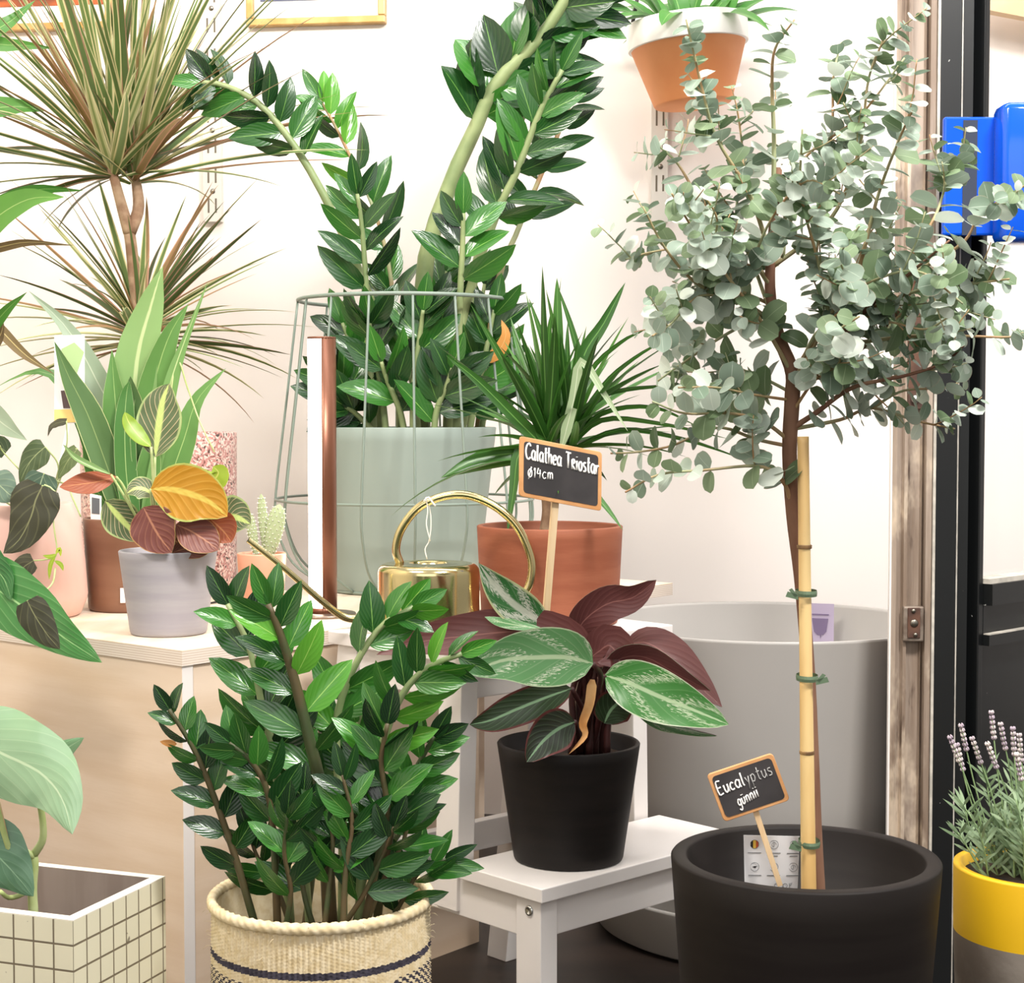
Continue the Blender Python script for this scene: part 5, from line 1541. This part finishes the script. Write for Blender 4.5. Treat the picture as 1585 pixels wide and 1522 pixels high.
# ---------- chalk signs
GL = {
 'C': (0.62, [[(0.6, .82), (.45, .98), (.15, .85), (0, .5), (.1, .12), (.35, 0), (.6, .15)]]),
 'a': (0.5, [[(.42, .5), (.2, .6), (0, .35), (.1, .05), (.3, .05), (.42, .3)], [(.43, .58), (.42, .1), (.5, 0)]]),
 'l': (0.24, [[(.1, 1), (.08, .2), (.16, 0)]]),
 't': (0.36, [[(.16, .95), (.14, .15), (.28, 0)], [(0, .62), (.34, .64)]]),
 'h': (0.46, [[(.05, 1), (.03, 0)], [(.03, .35), (.2, .58), (.36, .5), (.38, 0)]]),
 'e': (0.44, [[(.03, .3), (.38, .34), (.32, .56), (.12, .56), (0, .3), (.1, .02), (.38, .08)]]),
 'T': (0.66, [[(0, .97), (.66, .95)], [(.32, .95), (.30, 0)]]),
 'R': (0.44, [[(.03, .6), (.03, 0)], [(.03, .6), (.28, .6), (.32, .42), (.05, .3), (.38, 0)]]),
 'i': (0.18, [[(.06, .58), (.06, 0)], [(.06, .8), (.065, .84)]]),
 'o': (0.44, [[(.2, .58), (.02, .4), (.05, .08), (.25, 0), (.4, .2), (.36, .5), (.2, .58)]]),
 's': (0.40, [[(.34, .55), (.12, .55), (.06, .38), (.3, .25), (.3, .04), (.02, .02)]]),
 'r': (0.36, [[(.05, .58), (.04, 0)], [(.04, .3), (.18, .56), (.34, .5)]]),
 'Ø': (0.46, [[(.2, .72), (.02, .5), (.03, .18), (.2, .02), (.38, .2), (.36, .56), (.2, .72)], [(.34, .9), (.06, -.15)]]),
 '1': (0.22, [[(0, .6), (.12, .82), (.10, 0)]]),
 '4': (0.42, [[(.12, .85), (0, .38), (.38, .42)], [(.30, .72), (.27, 0)]]),
 'c': (0.40, [[(.36, .48), (.18, .56), (0, .3), (.12, .02), (.36, .08)]]),
 'm': (0.60, [[(.04, .55), (.03, 0)], [(.03, .35), (.16, .56), (.26, .45), (.27, 0)], [(.27, .35), (.4, .56), (.5, .42), (.52, 0)]]),
 'E': (0.50, [[(.44, .98), (.04, .95), (.03, .02), (.46, .04)], [(.04, .5), (.38, .52)]]),
 'u': (0.46, [[(.02, .58), (.04, .15), (.18, 0), (.36, .2), (.38, .58)], [(.38, .3), (.42, 0)]]),
 'y': (0.44, [[(.02, .56), (.18, .15)], [(.38, .58), (.14, -.35)]]),
 'p': (0.46, [[(.04, .58), (.02, -.35)], [(.03, .45), (.24, .6), (.38, .35), (.25, .05), (.04, .1)]]),
 'g': (0.44, [[(.36, .5), (.18, .58), (.02, .32), (.14, .06), (.36, .2)], [(.38, .56), (.36, -.2), (.18, -.36), (.02, -.2)]]),
 'ü': (0.46, [[(.02, .56), (.04, .15), (.18, 0), (.36, .2), (.38, .56)], [(.1, .78), (.105, .82)], [(.28, .78), (.285, .82)]]),
 'n': (0.44, [[(.04, .56), (.03, 0)], [(.03, .35), (.18, .56), (.34, .45), (.35, 0)]]),
}
def sign(TL, TRr, BL, stake0, stake1, label, lines, name='chalkboard_sign', rad=0.0012):
    exx = (TRr - TL); eyy = (BL - TL); n_ = exx.cross(eyy).normalized()
    if n_.y > 0: n_ = -n_
    th = thing(name, stake1, label, 'sign', 'small wooden chalkboard signs')
    def pt(u, v, off=0.0): return TL + exx * u + eyy * v + n_ * off
    def rrect(mar, r, off):
        L1, L2 = exx.length, eyy.length; out = []
        for (cx_, cy_, a0) in ((1, 0, -90), (1, 1, 0), (0, 1, 90), (0, 0, 180)):
            for k in range(6):
                a = math.radians(a0 + k * 18)
                x = (L1 - mar - r if cx_ else mar + r) + r * math.cos(a); y = (L2 - mar - r if cy_ else mar + r) + r * math.sin(a)
                out.append(pt(x / L1, y / L2, off))
        return out
    m = MB().mat('frame_wood'); m.plate(rrect(0, 0.004, 0), -n_ * 0.004); obj('frame', m, th, smooth=False, bevel=0.0006, label='light wooden frame with rounded corners')
    m = MB().mat('chalkboard'); m.plate(rrect(0.005 if exx.length > .08 else 0.0033, 0.004, 0.0), n_ * 0.0004); obj('board', m, th, smooth=False, label='dark chalkboard face')
    m = MB().mat('stake_wood')
    dx = exx.normalized() * 0.0045 * (1 if exx.length > .08 else 0.62)
    a, b = stake0 - n_ * 0.0042, stake1
    m.plate([a - dx, a + dx, b + dx * 0.9, b - dx * 0.9], -n_ * 0.004); obj('stake', m, th, smooth=False, label='flat pale wooden stake')
    L1, L2 = exx.length, eyy.length
    for (text, u0, v0, u1, v1, ht, faint) in lines:
        W_ = sum(GL[ch][0] + 0.14 if ch != ' ' else 0.45 for ch in text)
        m = MB(); x = 0.0
        for idx, ch in enumerate(text):
            if ch == ' ': x += 0.45; continue
            wd, st = GL[ch]
            m.mat('chalk_faint' if idx in faint else 'chalk')
            for pl_ in st:
                q = []
                for (gx, gy) in pl_:
                    k = (x + gx) / W_
                    u = u0 + (u1 - u0) * k; v = v0 + (v1 - v0) * k - gy * ht
                    q.append(pt(u, v, 0.0006))
                m.tube(q, rad * (0.7 if idx in faint else 1) * min(1, ht / 0.27) ** 1.5, 6, smooth_n=max(2, 3 * (len(q) - 1)) if len(q) > 2 else 0)
            x += wd + 0.14
        obj('chalk_lettering', m, th, label='white handwritten chalk words')
sign(P(805, 675, 1.98), P(932, 700, 2.01), P(804, 768, 1.98), P(868, 700, 1.995), P(829, 1160, YC - 0.06 if False else 1.995),
     'chalkboard sign lettered Calathea Triostar on a tall stake in the calathea pot',
     [('Calathea TRiostar', 0.07, 0.36, 0.97, 0.40, 0.27, ()), ('Ø14cm', 0.10, 0.66, 0.42, 0.62, 0.20, ())])
sign(P(1094, 1200, 1.60), P(1196, 1166, 1.60), P(1121, 1273, 1.60), P(1160, 1225, 1.60), P(1208, 1372, 1.60),
     'chalkboard sign lettered Eucalyptus, tilted on a short stake in the big black pot',
     [('Eucalyptus', 0.07, 0.46, 0.92, 0.40, 0.27, (5, 6, 7, 8, 9)), ('günnii', 0.28, 0.80, 0.62, 0.72, 0.24, ())], rad=0.00082)

# ---------- giant grey planter in its saucer, with tag
gc = V((0.385, 2.535, 0)); gr = 0.255; gh = P(1160, 958, 2.55).z
sa_ = MB().mat('grey_plastic'); 
sa_.lathe([(0, 0), (0.240, 0), (0.255, 0.008), (0.270, 0.072), (0.271, 0.076), (0.265, 0.076), (0.248, 0.012), (0.24, 0.008), (0, 0.008)], gc, 96)
o = obj('pot_saucer', sa_, None, loc=gc); tag(o, 'wide grey saucer on the floor under the giant grey planter', 'saucer')
gp_ = MB().mat('grey_plastic')
gp_.lathe([(0, 0.009), (0.205, 0.009), (0.212, 0.014), (0.236, gh * 0.5), (gr, gh - 0.004), (gr + 0.001, gh), (gr - 0.006, gh), (gr - 0.008, gh - 0.004), (0.198, 0.02), (0, 0.02)], gc, 128)
o = obj('grey_planter', gp_, None, loc=gc + V((0, 0, 0.009))); tag(o, 'giant empty smooth grey planter behind the bamboo cane', 'planter')
tg = thing('plant_tag', P(1275, 990, 2.60), 'lilac tag with a small pot picture inside the giant grey planter', 'tag')
YG = 2.70
m = MB().mat('card_lilac'); m.plate([P(1256, 934, YG), P(1291, 935, YG), P(1290, 1040, YG), P(1255, 1040, YG)], V((0, 0.0008, 0))); obj('sheet', m, tg, smooth=False)
m = MB().mat('card_purple')
YG2 = YG - 0.0008
m.plate([P(1257, 957, YG2), P(1282, 958, YG2), P(1279, 978, YG2), P(1274, 983, YG2), P(1265, 983, YG2), P(1260, 978, YG2)], V((0, 0.0006, 0)))
m.plate([P(1257, 950, YG2), P(1283, 951, YG2), P(1283, 953, YG2), P(1257, 952, YG2)], V((0, 0.0006, 0)))
m.plate([P(1269, 983, YG2), P(1271, 983, YG2), P(1270, 989, YG2)], V((0, 0.0006, 0)))
obj('pot_picture', m, tg, smooth=False, label='printed purple pot')

# ---------- watering can
wc0 = V(((663 - IMG_W / 2) / F * 2.1, 2.1, ST)); wr = 79 / F * 2.1; wh = P(663, 872, 2.1).z - ST
wt = thing('watering_can', wc0, 'polished brass watering can with a large round handle and long thin spout', 'watering can')
m = MB().mat('brass')
rc = 0.011
prof = [(0, 0), (wr - 0.002, 0), (wr, 0.002)] + [(wr, wh * k / 6) for k in range(1, 5)] + [(wr - rc + rc * math.cos(a * PI / 16), wh - rc + rc * math.sin(a * PI / 16)) for a in range(0, 9)]
prof += [(0.026, wh + 0.001), (0.024, wh), (0.023, wh - 0.004), (0, wh - 0.03)]
m.lathe(prof, wc0, 96); obj('body', m, wt)
hp = [(628, 885), (612, 868), (614, 840), (632, 800), (670, 772), (718, 766), (766, 782), (804, 818), (823, 866), (820, 905), (808, 935), (738, 955)]
hp = [(620, 874), (613, 850), (622, 818), (648, 786), (685, 769), (724, 767), (766, 784), (800, 815), (821, 860), (822, 895), (810, 922), (784, 945), (742, 962)]
m = MB().mat('brass'); m.tube(PP(hp, 2.1, 2.09), 0.0054, 12, smooth_n=60); obj('handle', m, wt)
m = MB().mat('brass'); m.tube([P(600, 968, 2.08), P(560, 960, 2.075), P(530, 954, 2.07), P(495, 928, 2.06), P(440, 880, 2.05), P(384, 836, 2.04)], [0.0065, 0.0055, 0.0045, 0.004, 0.0036], 14, smooth_n=40, caps=False); obj('spout', m, wt)
m = MB().mat('thread')
m.tube(PP([(659, 770), (662, 790), (660, 812), (666, 838)], 2.092), 0.0008, 5, smooth_n=12)
m.tube(PP([(660, 770), (666, 792), (667, 815), (664, 838), (658, 850), (661, 866)], 2.094), 0.0008, 5, smooth_n=16)
m.tube(PP([(656, 776), (663, 770), (668, 776), (674, 784)], 2.088), 0.0012, 5, smooth_n=8)
o = obj('thread', m, None, loc=P(661, 820, 2.092)); tag(o, 'white string tied to the brass watering can handle', 'string')

# ---------- tube lamp
lpc = onz(500, 953, TZ)
ll = thing('tube_lamp', lpc, 'upright glowing tube lamp with a brown metal back on a round base', 'lamp')
kx = lpc.y / F
lr = 22 * kx; ztop = P(500, 524, lpc.y).z; zbt = TZ + 0.012
m = MB().mat('lamp_base'); m.lathe([(0, 0), (0.046, 0), (0.047, 0.002), (0.046, 0.004), (0, 0.005)], lpc, 64); obj('base', m, ll)
def arc_prism(mb, a0, a1, r, z0, z1, n=20, inner=0.0):
    ps = [(lpc.x + r * math.cos(math.radians(a0 + (a1 - a0) * k / n)), lpc.y + r * math.sin(math.radians(a0 + (a1 - a0) * k / n))) for k in range(n + 1)]
    mb.prism(ps, z0, z1)
LA = 213  # direction in which the light faces
m = MB().mat('lamp_brown'); arc_prism(m, LA + 62, LA + 298, lr, TZ + 0.004, ztop); 
m.lathe([(0, 0.0), (lr, 0.0), (lr, 0.003), (0, 0.003)], (lpc.x, lpc.y, ztop - 0.001), 40)
m.lathe([(0, 0.0), (lr, 0.0), (lr, 0.008), (0, 0.008)], (lpc.x, lpc.y, TZ + 0.004), 40)
obj('body', m, ll, label='brown metal half tube')
m = MB().mat('lamp_glow'); arc_prism(m, LA - 62, LA + 62, lr * 0.985, TZ + 0.0122, ztop - 0.0012); obj('diffuser', m, ll, label='glowing white light strip')
m = MB().mat('cable_black')
cz_ = TZ + 0.002
cpts = [onz(524, 957, TZ), onz(470, 950, TZ), onz(430, 940, TZ), onz(385, 931, TZ), onz(325, 937, TZ), onz(300, 925, TZ)]
m.tube([V((p.x, p.y, cz_)) for p in [onz(462, 948, TZ), onz(440, 938, TZ), onz(405, 930, TZ), onz(360, 929, TZ), onz(322, 936, TZ), onz(300, 930, TZ)]], 0.0017, 6, smooth_n=30)
o = obj('power_cable', m, None, loc=lpc); tag(o, 'thin black cable running along the plywood top from the lamp base', 'cable')

# ---------- care tags on the left
tg = thing('plant_label', P(108, 800, YP), 'plant care label with a plant photo and yellow band behind the pink pot', 'tag')
YL = YP + 0.045
m = MB().mat('card'); m.plate([P(84, 520, YL), P(131, 518, YL), P(131, 655, YL), P(84, 655, YL)], V((0, 0.0006, 0)))
m.plate([P(104, 655, YL), P(109, 655, YL), P(76, 815, YL), P(71, 815, YL)], V((0, 0.0006, 0)))
obj('sheet', m, tg, smooth=False)
m = MB().mat('card_yellow'); m.plate([P(84, 634, YL - 0.0008), P(131, 633, YL - 0.0008), P(131, 654, YL - 0.0008), P(84, 654, YL - 0.0008)], V((0, 0.0005, 0)))
obj('yellow_band', m, tg, smooth=False)
m = MB().mat('card_brown'); m.plate([P(94, 605, YL - 0.0008), P(118, 603, YL - 0.0008), P(113, 632, YL - 0.0008), P(98, 632, YL - 0.0008)], V((0, 0.0005, 0)))
m.mat('card_green'); m.plate([P(100, 606, YL - 0.0008), P(95, 560, YL - 0.0008), P(95, 540, YL - 0.0008), P(115, 530, YL - 0.0008), P(130, 545, YL - 0.0008), P(120, 575, YL - 0.0008), P(112, 606, YL - 0.0008)], V((0, 0.0005, 0)))
obj('picture', m, tg, smooth=False, label='printed green plant in a brown pot')
tg = thing('small_tag', P(153, 815, YS - 0.04), 'small white and black tag stuck in the brown pot', 'tag')
YL = YS - 0.045
m = MB().mat('label_white'); m.plate([P(139, 764, YL), P(157, 768, YL), P(157, 818, YL), P(141, 816, YL)], V((0, 0.0006, 0))); obj('sheet', m, tg, smooth=False)
m = MB().mat('card_print'); m.plate([P(142, 770, YL - 0.0008), P(154, 772, YL - 0.0008), P(154, 796, YL - 0.0008), P(142, 795, YL - 0.0008)], V((0, 0.0005, 0))); obj('print', m, tg, smooth=False, label='dark printed square')

# ---------- hanging pot
YH = 3.02
hc = P(1062, 35, YH); bcn = P(1073, 162, YH)
ax = (hc - bcn).normalized(); RH = V((0, 0, 1)).rotation_difference(ax).to_matrix()
hr = 94 / F * YH; hl = (hc - bcn).length
hg = thing('hanging_pot', bcn, 'orange terracotta pot with a white painted rim hung high on the wall', 'potted plant')
m = MB()
prof = [(0, 0), (hr * 0.62, 0), (hr * 0.64, 0.003), (hr * 0.93, hl * 0.70), (hr * 0.965, hl * 0.70), (hr * 0.975, hl * 0.702), (hr * 0.98, hl * 0.71), (hr * 0.995, hl * 0.99), (hr * 0.99, hl), (hr * 0.93, hl), (hr * 0.9, hl - 0.02), (0, hl - 0.02)]
m.lathe(prof, bcn, 72, RH, mats=['orange_terracotta'] * 3 + ['white_glaze'] * 8)
obj('pot', m, hg, label='orange pot with a wide white rim band')
m = MB()
random.seed(5)
for k in range(34):
    a = random.uniform(0, 2 * PI); e_ = math.radians(random.uniform(5, 75)); d = V((math.cos(a) * math.cos(e_), math.sin(a) * math.cos(e_) * (0.7 if math.sin(a) < 0 else 0.25), math.sin(e_)))
    b = hc + V((math.cos(a), math.sin(a), 0)) * hr * random.uniform(0.2, 0.8) + V((0, 0, -0.005))
    m.leaf(b, d, V((0, -0.5, 1)), random.uniform(0.07, 0.13), random.uniform(0.025, 0.045), w_zz, bend=random.uniform(0.5, 1.4), mat='hanging_leaf', nu=8, nv=4, fold=0.2)
obj('foliage', m, hg)
m = MB().mat('cable_black'); m.tube([P(978, 42, YH + 0.02), P(988, -10, YH + 0.05), P(995, -60, YH + 0.10)], 0.0035, 8); obj('hanger', m, hg, label='dark hanger rod')

# ---------- lavender in yellow and concrete pot
YV = 1.72
vx = (1618 - IMG_W / 2) / F * YV; vr = 131 / F * YV; vz = P(1618, 1340, YV).z
lv = thing('potted_lavender', V((vx, YV, 0)), 'lavender in a concrete pot with a yellow painted upper half', 'potted plant')
zc = P(1487, 1442, YV).z
m = MB()
m.lathe([(0, 0), (vr * 0.88, 0), (vr * 0.9, 0.003), (vr * 0.99, zc), (vr * 1.0, vz - 0.002), (vr * 0.995, vz), (vr * 0.9, vz), (vr * 0.89, vz - 0.012), (0, vz - 0.012)], V((vx, YV, 0)), 72, mats=['concrete'] * 3 + ['yellow_paint'] * 5)
obj('pot', m, lv, label='concrete pot with yellow painted upper part')
obj('soil', soil_mb(V((vx, YV, 0)), vr * 0.885, vz - 0.011), lv)
random.seed(11)
lf = MB()
def lv_stem(b, tipp, leafy=0.55, flower=True, bush=False):
    mid = (b + tipp) / 2 + V((random.uniform(-.01, .01), random.uniform(-.01, .01), 0.008))
    pts = [b, mid, tipp]
    m_ = MB().mat('lavender_stem'); m_.tube(pts, [0.0009, 0.0007], 5, smooth_n=10)
    so = obj('stem', m_, lv)
    L = (tipp - b).length
    lm = MB()
    for k in range(int(L * leafy / 0.006)):
        u = (k + 0.5) / max(1, int(L * leafy / 0.006)) * leafy
        p = crv(pts, u)
        for s_ in (0, PI):
            a = random.uniform(0, 2 * PI)
            d = V((math.cos(a) * 0.8, math.sin(a) * 0.8, random.uniform(0.4, 1.1))).normalized()
            lm.leaf(p, d, V((0, -1, 0.5)), random.uniform(0.016, 0.032), 0.0032, w_ell, bend=0.3, nu=4, nv=2, mat='lavender_leaf')
    obj('leaves', lm, so)
    if flower:
        fm = MB().mat('lavender_flower'); T = (tipp - crv(pts, 0.93)).normalized()
        for k in range(6):
            q = tipp - T * 0.0235 + T * 0.0052 * k
            for j in range(5):
                a = j * 2 * PI / 5 + k
                e_ = T.orthogonal().normalized(); e_ = Quaternion(T, a) @ e_
                fm.tube([q + e_ * 0.0008, q + e_ * 0.0022 + T * 0.002, q + e_ * 0.0020 + T * 0.0042], [0.0008, 0.0011, 0.0006], 5)
        obj('flower_head', fm, so, label='pale purple flower spike')
for (px, py, d) in ((1473, 1148, -0.02), (1489, 1130, 0.0), (1483, 1160, 0.02), (1507, 1150, 0.02), (1531, 1158, -0.03), (1535, 1110, 0.0), (1550, 1128, 0.03), (1568, 1135, -0.02), (1578, 1145, 0.02), (1590, 1165, 0.0), (1575, 1175, -0.04), (1610, 1130, 0.02)):
    tipp = P(px, py, YV + d)
    lv_stem(V((vx, YV, vz - 0.012)) + V(((tipp.x - vx) * 0.45, d * 0.4, 0)), tipp, 0.32)
for k in range(34):
    a = random.uniform(0, 2 * PI); r_ = vr * random.uniform(0.1, 0.9)
    b = V((vx + r_ * 0.8 * math.cos(a), YV + r_ * 0.8 * math.sin(a), vz - 0.012))
    tp_ = V((vx + r_ * 1.25 * math.cos(a), YV + r_ * 1.25 * math.sin(a), vz + random.uniform(0.04, 0.10)))
    lv_stem(b, tp_, 0.98, False)
